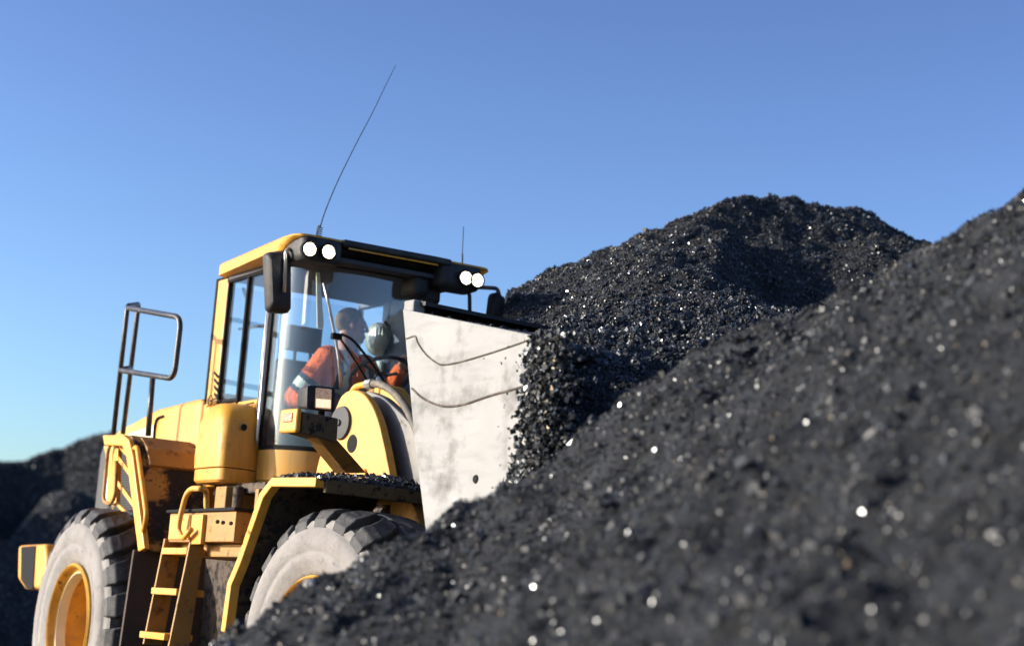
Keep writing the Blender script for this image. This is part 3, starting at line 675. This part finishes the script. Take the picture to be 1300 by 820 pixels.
def pod(y0, y1, lamps, flare):
    y0 += .035*flare
    pl = rpoly([(1.90, y0), (2.165, y0+.02*flare), (2.172, y1-.02), (1.92, y1)], [.03, .06, .06, .03], 4)
    p = loft([(inset(pl, .10), 3.135), (inset(pl, .02), 3.15), (pl, 3.18), (pl, 3.262), (inset(pl, .04), 3.284)], 'lamp_pod', 'black', roof)
    for (py_, pz) in lamps:
        B().lathe([(.052, -.02), (.054, .014), (.046, .018), (.043, .004)], (2.180, py_, pz), 24, 'x').build('work_lamp_bezel', 'rubber_seal', p, smooth='auto')
        lo = B().lathe([(.001, .008), (.018, .006), (.028, -.002)], (2.192, py_, pz), 24, 'x').build('work_lamp', 'lamp', p, smooth=True)
        B().lathe([(.0275, -.003), (.032, .001), (.037, .006), (.0425, .010)], (2.186, py_, pz), 24, 'x').build('lamp_reflector', 'lamp_ring', p, smooth=True)
def lp(px, py): q = at(px, py, 'x', 2.19); return (q[1], q[2])
pod(-.885, -.535, (lp(393, 316.5), lp(417, 320)), 1)
pod(.10, .475, (lp(591.5, 353), lp(606, 356)), 1)
B().box(1.86, 2.06, .02, .14, 3.06, 3.19).box(1.86, 2.0, .12, .26, 3.03, 3.14).build('mirror_bracket_base', 'black', roof, bevel=.03)
# antennas
qx = 2.02
base = at(404, 303, 'x', qx)
an = B(); spring = []
p0, p1 = Vector(at(404, 302, 'x', qx)), Vector(at(406.5, 287, 'x', qx)); dirv = (p1-p0)
for k in range(90):
    t = k/89; a = t*2*pi*6; spring.append(p0 + dirv*t + Vector((.014*cos(a), .017*sin(a), 0)))
an.tube(spring, .0035, 6); an.tube([p0-Vector((0, 0, .02)), p0+Vector((0, 0, .004))], .02, 10)
an.tube(smoothline([tuple(at(x, y, 'x', qx)) for x, y in ((406, 290), (413, 268), (428, 232), (450, 187), (473, 143), (490, 108), (502.5, 83))], 5), .0045, 6, r2=.0022)
an.build('antenna', 'rail', roof)
B().tube([tuple(at(587, 338, 'x', 2.05)), tuple(at(587, 322, 'x', 2.05))], .006, 6).tube([tuple(at(587, 322, 'x', 2.05)), tuple(at(588.5, 288, 'x', 2.05))], .003, 6).build('antenna', 'rail', roof)
# mirrors
def mirror_body(b, pts, xm, th):
    pl = rpoly(yz(pts, xm), .035, 4)
    c = np.mean(np.array(pl), 0); rings = []
    for k, dx in ((1, -.02), (1, .02), (.94, th*.7), (.78, th)):
        rings.append([b.bm.verts.new((xm+dx, *(c+(np.array(p)-c)*k))) for p in pl])
    n = len(pl); b.bm.faces.new(rings[0]); b.bm.faces.new(rings[-1][::-1])
    for A, C in zip(rings, rings[1:]):
        for k in range(n): b.bm.faces.new((A[k], A[(k+1) % n], C[(k+1) % n], C[k]))
    return b
mr = mirror_body(B(), [(335, 321), (366, 318), (366, 399), (338, 396)], 1.93, .07).build('mirror', 'black', cab, smooth='auto')
B().prism(yz([(339, 326), (362, 323), (362, 395), (341, 392)], 1.905), 'x', 1.905, 1.909).build('mirror_glass', 'mirror_glass', mr)
B().tube(fillet([tuple(at(372, 316, 'x', 1.97)), tuple(at(363, 317, 'x', 2.02)), tuple(at(361, 371, 'x', 2.02))], .03), .012, 8).build('mirror_arm', 'metal', mr, smooth=True)
mr = mirror_body(B(), [(622, 372), (634, 371), (634, 408), (618, 404)], 1.93, .05).build('mirror', 'black', cab, smooth='auto')
B().prism(yz([(632, 373), (640, 378), (639, 408), (631, 408)], 1.88), 'x', 1.86, 1.90).build('mirror_glass', 'grey2', mr, bevel=.01)
B().tube(fillet([tuple(at(596, 364, 'x', 1.96)), tuple(at(631, 366, 'x', 1.96)), tuple(at(634, 374, 'x', 1.96)), tuple(at(633, 405, 'x', 1.96))], .03), .014, 8) \
   .tube(fillet([tuple(at(584, 370, 'x', 1.90)), tuple(at(596, 370, 'x', 1.90)), tuple(at(596.5, 405, 'x', 1.90))], .04), .014, 8).build('mirror_arm', 'rail', mr, smooth=True)
# wiper
wx = 1.975
w_ = B().tube([tuple(at(x, y, 'x', wx)) for x, y in ((411, 359), (417, 385), (425, 425), (430, 455), (433, 492))], .010, 8)
wp_ = w_.build('wiper_blade', 'metal', cab, smooth=True)
B().box(*[v for k in range(3) for v in (at(427, 427, 'x', wx)[k]-(.02, .035, .02)[k], at(427, 427, 'x', wx)[k]+(.02, .035, .02)[k])]).build('wiper_joint', 'rubber_seal', wp_, bevel=.008)
B().tube(smoothline([tuple(at(x, y, 'x', wx+.01)) for x, y in ((430, 427), (452, 460), (478, 502), (492, 520))]), .007, 6).tube(smoothline([tuple(at(x, y, 'x', wx+.02)) for x, y in ((434, 424), (450, 434), (478, 470), (512, 522))]), .009, 6) \
   .build('wiper_arm', 'rubber_seal', wp_, smooth=True)
# pale strip inside the near corner of the windscreen
B().prism(yz([(401, 346), (405, 346), (410, 410), (409, 418), (402, 416)], 1.80), 'x', 1.80, 1.812).build('corner_strip', 'cream', cab)
# interior: seat, column, steering wheel, console
seat = B().box(.62, .98, -.29, .17, 2.14, 2.24).build('seat', 'seat', cab, bevel=.04, seg=3, smooth=True)
B().prism([(.56, 2.20), (.72, 2.20), (.70, 2.72), (.60, 2.74)], 'y', -.26, .13).build('backrest', 'seat', seat, bevel=.04, seg=3, smooth=True)
B().box(.59, .68, -.19, .06, 2.80, 2.97).tube([(.64, -.12, 2.70), (.64, -.12, 2.83)], .012).tube([(.64, 0, 2.70), (.64, 0, 2.83)], .012).build('headrest', 'seat', seat, bevel=.035, seg=3, smooth=True)
B().box(.68, .90, -.2, .1, 1.82, 2.14).build('seat_base', 'trim', seat, bevel=.02)
SWC = Vector(at(483, 478, 'y', 0.0)); 
swn = Vector((-.55, 0, .83)).normalized(); sq = swn.to_track_quat('Z', 'Y').to_matrix()
sw = B().tube([SWC + sq @ Vector((.2*cos(a), .2*sin(a), 0)) for a in [2*pi*k/40 for k in range(41)]], .014, 8)
for k in range(3):
    a = 2*pi*k/3+.5; sw.tube([SWC, SWC + sq @ Vector((.2*cos(a), .2*sin(a), 0))], .011, 6)
sw.ell(SWC, (.045, .045, .02), sq)
stw = sw.build('steering_wheel', 'black', cab, smooth=True)
B().tube([SWC - swn*.01, SWC - swn*.5], .035, 10).build('steering_column', 'trim', stw, smooth=True)
B().box(1.50, 1.84, -.20, .34, 1.82, 2.42).build('dashboard', 'trim', cab, bevel=.05, seg=3)
B().box(*[v for k in range(3) for v in (at(481, 469, 'y', .34)[k]-(.05, .01, .06)[k], at(481, 469, 'y', .34)[k]+(.05, .01, .06)[k])]).build('control_panel', 'hard_hat', cab, bevel=.008)

# ---- front frame: tower, pin covers, fender, lamp bracket
tw_pts = [(397, 620), (403, 588), (411, 560), (420, 532), (432, 503), (440, 496), (452, 494), (463, 501), (473, 516), (481, 537), (489, 572), (497, 615), (498, 640), (400, 640)]
tower = B().prism(rpoly(xz(tw_pts, -.62, atF), .05, 4), 'y', -.62, -.56).build('lift_arm_tower', 'yellow', L, bevel=.012, front=True)
B().prism(rpoly(xz(tw_pts, -.62, atF), .05, 4), 'y', .32, .38).build('lift_arm_tower', 'yellow', L, bevel=.012, front=True)
c = atF(434, 537, 'y', -.62)
B().lathe([(.001, -.022), (.075, -.022), (.10, -.018), (.105, 0)], (c[0], -.62, c[2]), 32).lathe([(.001, -.034), (.02, -.034), (.022, -.02)], (c[0], -.62, c[2]), 12).build('pin_cover', 'grey2', tower, smooth='auto', front=True)
c = atF(447, 563, 'y', -.62)
B().lathe([(.001, -.004), (.052, -.003), (.056, 0)], (c[0], -.62, c[2]), 28).build('tower_hole', 'rubber_seal', tower, front=True)
c = atF(463, 600, 'y', -.62)
B().lathe([(.001, -.014), (.022, -.014), (.026, 0)], (c[0], -.62, c[2]), 12).build('bolt', 'yellow', tower, front=True)
# front fender: folded sheet over the wheel
FL = xz([(283, 797), (291, 737), (303, 708), (332, 624), (345, 607), (401, 607)], -1.36, atF)
FLs = [(p[0], p[1]-.02) for p in FL]
ff = B().band(FLs, .052, -1.36, -1.30).build('front_fender', 'yellow', L, bevel=.006, front=True)
B().band([(p[0]+.0, p[1]-.002) for p in FLs], .024, -1.30, -.60).build('fender_sheet', 'dark', ff, bevel=.004, front=True)
xe = FLs[-1][0]; ze = FLs[-1][1]
B().box(xe-.012, xe+.016, -1.30, -.55, ze-.05, ze+.022).build('fender_lip', 'brown_shaded', ff, bevel=.005, front=True)
B().prism(xz([(503, 622), (520, 612), (541, 668), (500, 690)], -.62, atF), 'y', -.66, -.50).build('fender_support', 'yellow_shaded_dirty', ff, bevel=.01, front=True)
B().box(2.3, 3.9, -.56, -.52, .95, 1.72).build('added_arch_screen', 'dark', ff, front=True)  # dark sheet added to block the sky showing between fender and wheel
B().box(2.0, 2.45, -.68, -.60, 1.25, 1.70).build('fender_stay', 'yellow_shaded_dirty', ff, bevel=.01, front=True)
# lamp bracket: box across, strut down, headlight on top
bx = 2.95
b0 = yz([(384, 522), (430, 531), (428, 562), (384, 549)], bx, atF)
br = B().prism(b0, 'x', bx-.16, bx).build('lamp_bracket', 'brown_shaded', L, bevel=.008, front=True)
q0 = atF(383, 520, 'x', bx); q1 = atF(383, 549, 'x', bx)
B().box(bx-.17, bx+.01, q0[1]-.035, q0[1]+.002, q1[2]-.004, q0[2]+.006).build('signal_housing', 'yellow', br, bevel=.016, seg=3, front=True)
B().box(bx-.12, bx-.03, q0[1]-.041, q0[1]-.034, q1[2]+.055, q0[2]-.02).build('turn_signal_lens', 'orange_lens', br, bevel=.004, front=True)
sA = yz([(400, 552), (427, 556), (458, 592), (440, 604)], bx, atF)
stp = B()
p = [atF(402, 548, 'x', bx), atF(428, 548, 'x', bx)]
top = [(bx-.13, p[0][1], 1.97), (bx, p[0][1], 1.97), (bx, p[1][1], 1.97), (bx-.13, p[1][1], 1.97)]
m0 = atF(440, 600, 'x', 2.75); m1 = atF(466, 600, 'x', 2.75)
bot = [(2.62, m0[1], m0[2]), (2.75, m0[1], m0[2]), (2.75, m1[1], m1[2]), (2.62, m1[1], m1[2])]
A_ = [stp.bm.verts.new(v) for v in top]; C_ = [stp.bm.verts.new(v) for v in bot]
stp.bm.faces.new(A_); stp.bm.faces.new(C_[::-1])
for i in range(4): stp.bm.faces.new((A_[i], A_[(i+1) % 4], C_[(i+1) % 4], C_[i]))
stp.build('bracket_strut', 'yellow_shaded_dirty', br, bevel=.008, front=True)
hl = B(); hx = 2.90
ho = rpoly(yz([(389, 489), (424, 492), (423, 523), (388, 519)], hx, atF), .02, 4); c = np.mean(np.array(ho), 0)
rings = []
for k, dx in ((.55, -.15), (.85, -.11), (.97, -.03), (1, .012), (.93, .014)):
    rings.append([hl.bm.verts.new((hx+dx, *(c+(np.array(q)-c)*k))) for q in ho])
hl.bm.faces.new(rings[0]); hl.bm.faces.new(rings[-1][::-1])
for A_, C_ in zip(rings, rings[1:]):
    for k in range(len(ho)): hl.bm.faces.new((A_[k], A_[(k+1) % len(ho)], C_[(k+1) % len(ho)], C_[k]))
hlo = hl.build('headlight', 'black', L, smooth='auto', front=True)
B().prism(rpoly(yz([(401, 492), (421, 494), (420.5, 520), (400, 518)], hx+.016, atF), .008, 3), 'x', hx+.010, hx+.018).build('headlight_lens', 'amber', hlo, bevel=.003, front=True)
B().prism(yz([(401.5, 506), (420, 507.5), (419.5, 518), (401.5, 516.5)], hx+.02, atF), 'x', hx+.0175, hx+.021).build('headlight_bulb', 'lamp_dim', hlo, front=True)
c = atF(408, 523, 'x', hx-.05)
B().tube([(hx-.05, c[1], c[2]-.03), (hx-.05, c[1], c[2]+.02)], .02, 10).build('headlight_foot', 'rubber_seal', hlo, front=True)

# ---- lift arms and linkage
arm_pts = [(452, 520), (461, 500), (474, 497), (492, 505), (513, 524), (534, 546), (556, 585), (575, 640), (570, 720), (545, 740), (528, 690), (512, 640), (486, 585), (462, 560)]
def arm(y):
    return B().prism(rpoly(xz(arm_pts, -.46, atF), .04, 4), 'y', y-.035, y+.035)
arm(-.46).build('lift_arm', 'grey', L, bevel=.012, front=True)
arm(.24).build('lift_arm', 'grey', L, bevel=.012, front=True)
B().prism(rpoly(xz([(468, 500), (488, 488), (503, 491), (514, 504), (560, 590), (540, 600), (500, 545)], -.20, atF), .03, 3), 'y', -.24, -.14).build('tilt_link', 'yellow', L, bevel=.015, front=True)
t0_, t1_ = atF(480, 505, 'y', -.1), atF(540, 560, 'y', -.1)
B().tube([tuple(t0_), tuple(t1_)], .07, 16).build('tilt_cylinder', 'yellow_shaded_dirty', L, smooth='auto', front=True)
# bolts and stains of use
for (px, py) in ((276, 662), (283, 663), (293, 664)):
    q = at(px, py, 'x', 2.621); B().lathe([(.001, .010), (.011, .010), (.013, 0)], (2.62, q[1], q[2]), 6, 'x').build('bolt', 'dark', L)
hs = [tuple(atF(x, y, 'y', -.50)) for x, y in ((447, 499), (452, 492), (463, 488.5), (472, 488))]
B().tube(smoothline(hs), .022, 10).build('hose_elbow', 'yellow', L, smooth=True, front=True)
hs = [tuple(atF(x, y, 'y', -.50)) for x, y in ((469, 488), (475, 487.3), (484, 488.5), (497, 496), (510, 510), (520, 526), (533, 556))]
hz = B().tube(smoothline(hs), .024, 10).build('hydraulic_hose', 'hose', L, smooth=True, front=True)
B().tube([tuple(atF(466, 488, 'y', -.50)), tuple(atF(473, 487.3, 'y', -.50))], .031, 8).build('hose_coupling', 'metal', hz, front=True)

# ---- bucket
NB = lambda pts: xz(pts, -1.40, atF)
bp = NB([(515, 393), (680, 426), (676, 500), (662, 590), (640, 720), (552, 735), (530, 560)])
cheek = B().prism(bp, 'y', -1.42, -1.37)
bucket = cheek.build('bucket', 'bucket', L, bevel=.006, front=True)
back = NB([(516, 391), (522, 470), (533, 570), (553, 700), (575, 740), (640, 735)])
B().band(back, .03, -1.37, .45).build('back_plate', 'bucket', bucket, front=True)
tl = NB([(515, 393), (530, 396)])
B().band([(tl[0][0]+.005, tl[0][1]+.045), (tl[1][0]+.03, tl[1][1]+.045)], .02, -1.375, .45).build('rim_plate', 'black', bucket, front=True)
B().box(tl[0][0]-.01, tl[0][0]+.03, -1.33, .45, tl[0][1]-.06, tl[0][1]+.036).build('spill_guard', 'dark', bucket, bevel=.006, front=True)
B().box(tl[0][0]+.0, tl[0][0]+.09, -1.415, -1.34, tl[0][1]-.02, tl[0][1]+.045).build('rim_gusset', 'bucket', bucket, bevel=.01, front=True)
def seam(pts, r): 
    return B().tube(smoothline([tuple(atF(x, y, 'y', -1.421)) for x, y in pts], 6), r, 6).build('weld_seam', 'weld', bucket, smooth=True, front=True)
seam(((516, 430), (527, 427), (531, 436), (541, 450), (555, 461), (566, 463), (590, 458), (630, 446), (668, 433), (679, 428)), .005)
seam(((523, 493), (535, 504), (550, 512), (567, 516), (590, 513), (620, 503), (645, 496), (668, 490)), .0065)
c = atF(604, 608, 'y', -1.42)
B().lathe([(.001, -.006), (.018, -.006), (.022, 0)], (c[0], -1.42, c[2]), 16).build('bucket_plug', 'rubber_seal', bucket, front=True)
# far cheek
B().prism(bp, 'y', .45, .49).build('far_cheek', 'bucket', bucket, front=True)

# ---- ladder and step platform
pf = B().box(1.62, 2.62, -1.30, -.70, 1.36, 1.535)
plat = pf.build('step_platform', 'yellow_shaded_dirty', L, bevel=.006)
B().box(1.60, 2.64, -1.32, -.70, 1.536, 1.555).build('step_mat', 'rubber_seal', plat, bevel=.004)
B().box(1.66, 1.98, -1.312, -1.301, 1.375, 1.52).build('side_plate', 'yellow', plat, bevel=.004)
B().box(2.03, 2.20, -1.325, -1.29, 1.345, 1.52).build('grip_plate', 'yellow', plat, bevel=.004)
B().box(1.62, 2.62, -1.22, -.70, 1.28, 1.355).build('under_beam', 'yellow_shaded_dirty', plat, bevel=.006)
ladder = empty('ladder', (0, 0, 0), None, None); ladder.parent = L
def stringer(x, top, bot, zt, zb):
    B().prism([(top[0], zt), (top[1], zt), (bot[1], zb), (bot[0], zb)], 'x', x-.012, x+.012).build('stringer', 'yellow_shaded_dirty', ladder, bevel=.004)
s1t = yz([(208, 690), (231, 690)], 1.62); s1b = yz([(182, 812), (206, 812)], 1.62)
s2t = yz([(241, 690), (259, 690)], 2.05); s2b = yz([(214, 812), (240, 812)], 2.05)
stringer(1.62, (s1t[0][0], s1t[1][0]), (s1b[0][0], s1b[1][0]), 1.38, .74)
stringer(2.05, (s2t[0][0], s2t[1][0]), (s2b[0][0], s2b[1][0]), 1.38, .74)
for (px, py) in ((224, 699), (211, 750), (196, 806)):
    q = at(px, py, 'x', 1.83)
    B().box(1.635, 2.035, q[1]-.02, q[1]+.16, q[2]-.022, q[2]+.018).build('rung', 'yellow', ladder, bevel=.005)
hp_ = [tuple(at(x, y, 'y', -1.36)) for x, y in ((243, 672), (232, 684), (226, 672), (229, 655), (236, 628), (243, 620), (255, 620))] + [tuple(at(x, y, 'x', 2.10)) for x, y in ((262, 622), (262, 645), (268, 653))]
B().tube(fillet(hp_, .035), .017, 10).build('step_grip', 'yellow', plat, smooth=True)

# ------------------------------------------------------------------ coal carried and falling
# heap on the front fender
rngp = []
for _ in range(2600):
    t = random.random(); y = -1.33 + .68*random.random(); x = FLs[4][0] + (xe-.02 - FLs[4][0]+.10)*random.random()**.8 - .08
    t = (y+1.33)/.68; h = .075*math.sin(min(max((x-FLs[4][0]+.06)/(xe-FLs[4][0]+.06), 0), 1)*pi)**.6*(.35+.8*t)
    rngp.append(F2w((x, y, ze+.02 + h*random.random())))
o = chips('coal_spill', np.array(rngp), rng.uniform(.008, .026, 2600), 'coal_chip'); tag(o, 'small heap of loose coal lying on top of the front wheel fender', 'coal', kind='stuff')
# load in the bucket
ld = []
for _ in range(16000):
    y = random.uniform(-1.36, -.45); fx = random.random()**.7
    x0 = bp[0][0]+.06; x1 = bp[1][0]+.04
    x = x0 + (x1-x0)*fx; zt = bp[0][1] + (bp[1][1]-bp[0][1])*fx
    hgt = -.06 + .10*min(max((y+1.25)/.3, 0), 1)*0 + .10*min(max((y+.95)/1.0, 0), 1)
    ld.append(F2w((x, y, zt + hgt*random.uniform(.6, 1) - .02*random.random())))
o = chips('bucket_load', np.array(ld), .012 + .03*rng.uniform(0, 1, 16000)**2, 'coal_chip'); tag(o, 'coal heaped inside the grey bucket, seen over its rim', 'coal load', kind='stuff')
# lumps pouring past the right edge of the bucket side
fc = []; fs = []
def edge_x(py):
    return float(np.interp(py, [418, 440, 470, 510, 560, 600], [682, 676, 671, 668, 664, 655]))
for _ in range(17000):
    py = random.uniform(424, 625); e = edge_x(py)
    px = e + 2.5 + abs(random.gauss(0, 1))*20 - random.expovariate(1/2.2)*(.5 if random.random() < .75 else 1.8)
    dpt = random.uniform(-1.62, -1.44)
    p = atF(px, py + random.uniform(-4, 4), 'y', dpt)
    if p[0] > 6.2: continue
    fc.append(F2w(p)); fs.append(.003 + .019*random.random()**2.8)
for _ in range(70):
    px, py = random.uniform(600, 672), random.uniform(430, 640)
    if random.random() > ((px-590)/80)**2: continue
    fc.append(F2w(atF(px, py, 'y', random.uniform(-1.6, -1.45)))); fs.append(random.uniform(.004, .010))
o = chips('falling_coal', np.array(fc), np.array(fs), 'coal_chip'); tag(o, 'curtain of coal lumps pouring down past the right edge of the bucket', 'falling coal', kind='stuff')

# ------------------------------------------------------------------ hard hat
hc = Vector(at(481, 431, 'y', .33))
hb = B(); hn = (Vector(CAM) - hc).normalized() + Vector((.15, -.1, -.05)); hn.normalize(); hq = hn.to_track_quat('Z', 'Y').to_matrix()
prof = [(.125, -.012), (.128, 0), (.112, .006), (.100, .012), (.098, .035), (.088, .065), (.066, .092), (.036, .108), (.001, .113)]
hb.lathe([(r*.76, o*.9) for r, o in prof], (0, 0, 0), 36, 'z')
for k in (-1, 0, 1): hb.tube([(k*.022, -.075, .05), (k*.022, -.03, .095), (k*.022, .03, .095), (k*.022, .075, .05)], .006, 6)
for v in hb.bm.verts: v.co = hq @ Vector((v.co.x, v.co.y*1.22, v.co.z)) + hc
hat = hb.build('hard_hat', 'hard_hat', None, smooth='auto'); tag(hat, 'pale hard hat hanging inside the cab in front of the driver', 'hard hat')
hb = B().tube([hc + hq @ Vector((.03, .13, .02)), hc + hq @ Vector((.10, .05, .02)), hc + hq @ Vector((.11, -.10, .0))], .012, 6); hb.build('hat_strap', 'rubber_seal', hat)
hb = B().tube([hc, hc+Vector((0, .07, 0))], .008, 6); hb.build('hat_hook', 'rubber_seal', hat)

# ------------------------------------------------------------------ driver
def remesh(b, name, m, vox, parent=None, mats=None):
    o = b.build(name, m, None)
    md = o.modifiers.new('r', 'REMESH'); md.mode = 'VOXEL'; md.voxel_size = vox
    ms = o.modifiers.new('s', 'SMOOTH'); ms.iterations = 3; ms.factor = .5
    dg = bpy.context.evaluated_depsgraph_get(); me = bpy.data.meshes.new_from_object(o.evaluated_get(dg))
    old = o.data; o.modifiers.clear(); o.data = me; bpy.data.meshes.remove(old); me.name = name
    if not me.materials: me.materials.append(M[m])
    me.polygons.foreach_set('use_smooth', [True]*len(me.polygons))
    if parent: o.parent = parent
    return o
HC = Vector(at(446, 414, 'y', -.06))              # head centre
yaw_h = radians(72); yaw_b = radians(22)
Hh = Matrix.Rotation(yaw_h, 3, 'Z')               # head frame: x = facing direction
Hb = Matrix.Rotation(yaw_b, 3, 'Z')
SHC = HC + Vector((-.05, .01, -.245))             # between the shoulders
PEL = Vector((HC.x-.26, HC.y-.02, 2.31))
shR = SHC + Hb @ Vector((0, -.185, 0)); shL = SHC + Hb @ Vector((0, .185, 0))
handR = SHC + Vector((.22, -.22, -.30)); handL = SWC + sq @ Vector((-.10, .17, .012))
elR = shR + Vector((-.12, -.15, -.27)); elL = shL + Vector((.14, .10, -.24))
hipR = PEL + Vector((.02, -.10, 0)); hipL = PEL + Vector((.02, .10, 0))
knR = PEL + Vector((.42, -.15, .05)); knL = PEL + Vector((.42, .15, .05)); anR = knR + Vector((.10, 0, -.42)); anL = knL + Vector((.10, 0, -.42))
def limb(b, a, c, ra, rb, n=8):
    pts = [a.lerp(c, k/n) for k in range(n+1)]; b.tube(pts, ra, 14, r2=rb); b.ell(a, (ra,)*3); b.ell(c, (rb,)*3)
bd = B()
def hv(x, y, z): return HC + Hh @ (Vector((x, y, z))*1.07)
bd.ell(hv(-.008, 0, .022), (.097, .076, .092), Hh)            # skull
bd.ell(hv(.035, 0, -.045), (.055, .052, .062), Hh)            # jaw and face
bd.ell(hv(.068, 0, -.090), (.020, .024, .016), Hh)            # chin
bd.tube([hv(.088, 0, .02), hv(.108, 0, -.022), hv(.096, 0, -.028)], .012, 8, r2=.010)   # nose
bd.ell(hv(.106, 0, -.024), (.012, .013, .009), Hh)
bd.ell(hv(.086, 0, -.058), (.012, .022, .006), Hh); bd.ell(hv(.084, 0, -.068), (.011, .018, .006), Hh)   # lips
bd.ell(hv(.078, 0, .030), (.014, .045, .008), Hh)             # brow
for s_ in (-1, 1):
    bd.ell(hv(-.004, s_*.079, -.008), (.018, .008, .031), Hh @ Matrix.Rotation(s_*.35, 3, 'Z'))   # ear
    bd.ell(hv(.078, s_*.030, .012), (.012, .014, .010), Hh)   # eye lid
    bd.ell(hv(.055, s_*.038, -.020), (.028, .022, .022), Hh)  # cheek
limb(bd, hv(-.02, 0, -.05), SHC + Vector((0, 0, .02)), .058, .066)
bd.ell(SHC.lerp(PEL, .25), (.12, .18, .17), Hb); bd.ell(SHC.lerp(PEL, .7), (.115, .155, .18), Hb); bd.ell(PEL, (.13, .17, .10))
limb(bd, SHC, shR, .06, .06); limb(bd, SHC, shL, .06, .06)
for sh, el, hd in ((shR, elR, handR), (shL, elL, handL)):
    limb(bd, sh, el, .052, .042); wr = el.lerp(hd, .84); limb(bd, el, wr, .042, .027)
    bd.ell(wr.lerp(hd, .6), (.042, .038, .022), sq)
for hp0, kn, an_ in ((hipR, knR, anR), (hipL, knL, anL)):
    limb(bd, hp0, kn, .085, .06); limb(bd, kn, an_, .058, .04); bd.tube([an_ + Vector((-.05, 0, -.05)), an_ + Vector((.17, 0, -.06))], .045, 10, r2=.035)
# fingers closed round the rim
for hd, tang in ((handR, 1), (handL, -1)):
    rc = (hd - SWC); rad_dir = rc.normalized(); tg = swn.cross(rad_dir)
    for k, (off, ln) in enumerate(((-.030, .9), (-.010, 1.0), (.010, .95), (.030, .8))):
        base_ = hd + tg*off - rad_dir*.012 + swn*.012
        bd.tube([base_, base_ + rad_dir*.030*ln + swn*.016, base_ + rad_dir*.046*ln - swn*.006, base_ + rad_dir*.034*ln - swn*.026], .0095, 8, r2=.0075)
    bd.tube([hd - rad_dir*.02 - tg*.03, hd - rad_dir*.035 + swn*.0 - tg*.045, hd - rad_dir*.018 - tg*.055 - swn*.012], .011, 8, r2=.009)
driver = remesh(bd, 'person', 'skin', .0075); tag(driver, 'driver with cropped hair in an orange high-visibility jacket, seated and looking aside', 'person')
for s_ in (-1, 1):
    B().ell(hv(.087, s_*.030, .010), (.009, .011, .007), Hh, 10, 8).build('eye', 'white_sticker', driver, smooth=True)
    B().ell(hv(.0935, s_*.030, .010), (.004, .005, .005), Hh, 8, 6).build('iris', 'rubber_seal', driver, smooth=True)
hr = B(); hr.ell(hv(-.013, 0, .027), (.100, .0795, .096), Hh, 40, 28)
bmesh.ops.bisect_plane(hr.bm, geom=hr.bm.verts[:]+hr.bm.edges[:]+hr.bm.faces[:], plane_co=hv(.046, 0, .055), plane_no=Hh @ Vector((.80, 0, -.60)), clear_outer=True)
bmesh.ops.bisect_plane(hr.bm, geom=hr.bm.verts[:]+hr.bm.edges[:]+hr.bm.faces[:], plane_co=hv(0, 0, -.035), plane_no=Vector((0, 0, -1)), clear_outer=True)
hr.build('hair', 'hair', driver, smooth=True)
jk = B()
jk.ell(SHC.lerp(PEL, .25), (.18, .245, .20), Hb); jk.ell(SHC.lerp(PEL, .65), (.19, .24, .21), Hb); jk.ell(SHC.lerp(PEL, .9), (.15, .19, .10), Hb)
limb(jk, SHC+Vector((0, 0, -.01)), shR, .085, .082); limb(jk, SHC+Vector((0, 0, -.01)), shL, .085, .082)
for sh, el, hd in ((shR, elR, handR), (shL, elL, handL)):
    limb(jk, sh, el, .092, .080); limb(jk, el, el.lerp(hd, .78), .078, .052)
jk.tube([SHC + Vector((0, 0, .04)), SHC + Vector((.01, 0, .085))], .085, 18, r2=.074)
jo = remesh(jk, 'jacket', 'hivis', .012, driver)
jo.data.materials.append(M['reflective']); jo.data.materials.append(M['navy'])
ax_ = (PEL-SHC).normalized()
for p in jo.data.polygons:
    c = p.center; v = c-SHC; lx = (Hb.transposed() @ v); t = -v.z
    near_torso = abs(lx.y) < .20 and lx.x > -.35
    k = 0
    # arm coordinate along the sleeve
    for sh, el in ((shR, elR), (shL, elL)):
        d = el-sh; tt = (c-sh).dot(d)/d.length_squared; dist = (c-sh-d*tt).length
        if dist < .10 and .62 < tt < .80 and abs(lx.y) > .17: k = 1
        if dist < .10 and (.50 < tt <= .62 or .80 <= tt < .90) and abs(lx.y) > .17: k = 2
    if abs(lx.y) < .185:
        if .20 < t < .255 or .07 < abs(lx.y) < .115: k = 1
        elif .115 <= abs(lx.y) < .16 and t > .02: k = 2
    p.material_index = k
tr = B()
for hp0, kn, an_ in ((hipR, knR, anR), (hipL, knL, anL)): limb(tr, hp0, kn, .10, .075); limb(tr, kn, an_+Vector((0, 0, .04)), .072, .058)
tr.ell(PEL, (.145, .185, .12)); remesh(tr, 'trousers', 'trousers', .014, driver)
for an_ in (anR, anL):
    bt = B(); bt.tube([an_ + Vector((-.06, 0, -.05)), an_ + Vector((.18, 0, -.062))], .056, 10, r2=.046); bt.ell(an_ + Vector((-.01, 0, .0)), (.055, .055, .06)); bt.build('boot', 'rubber_seal', driver, smooth=True)
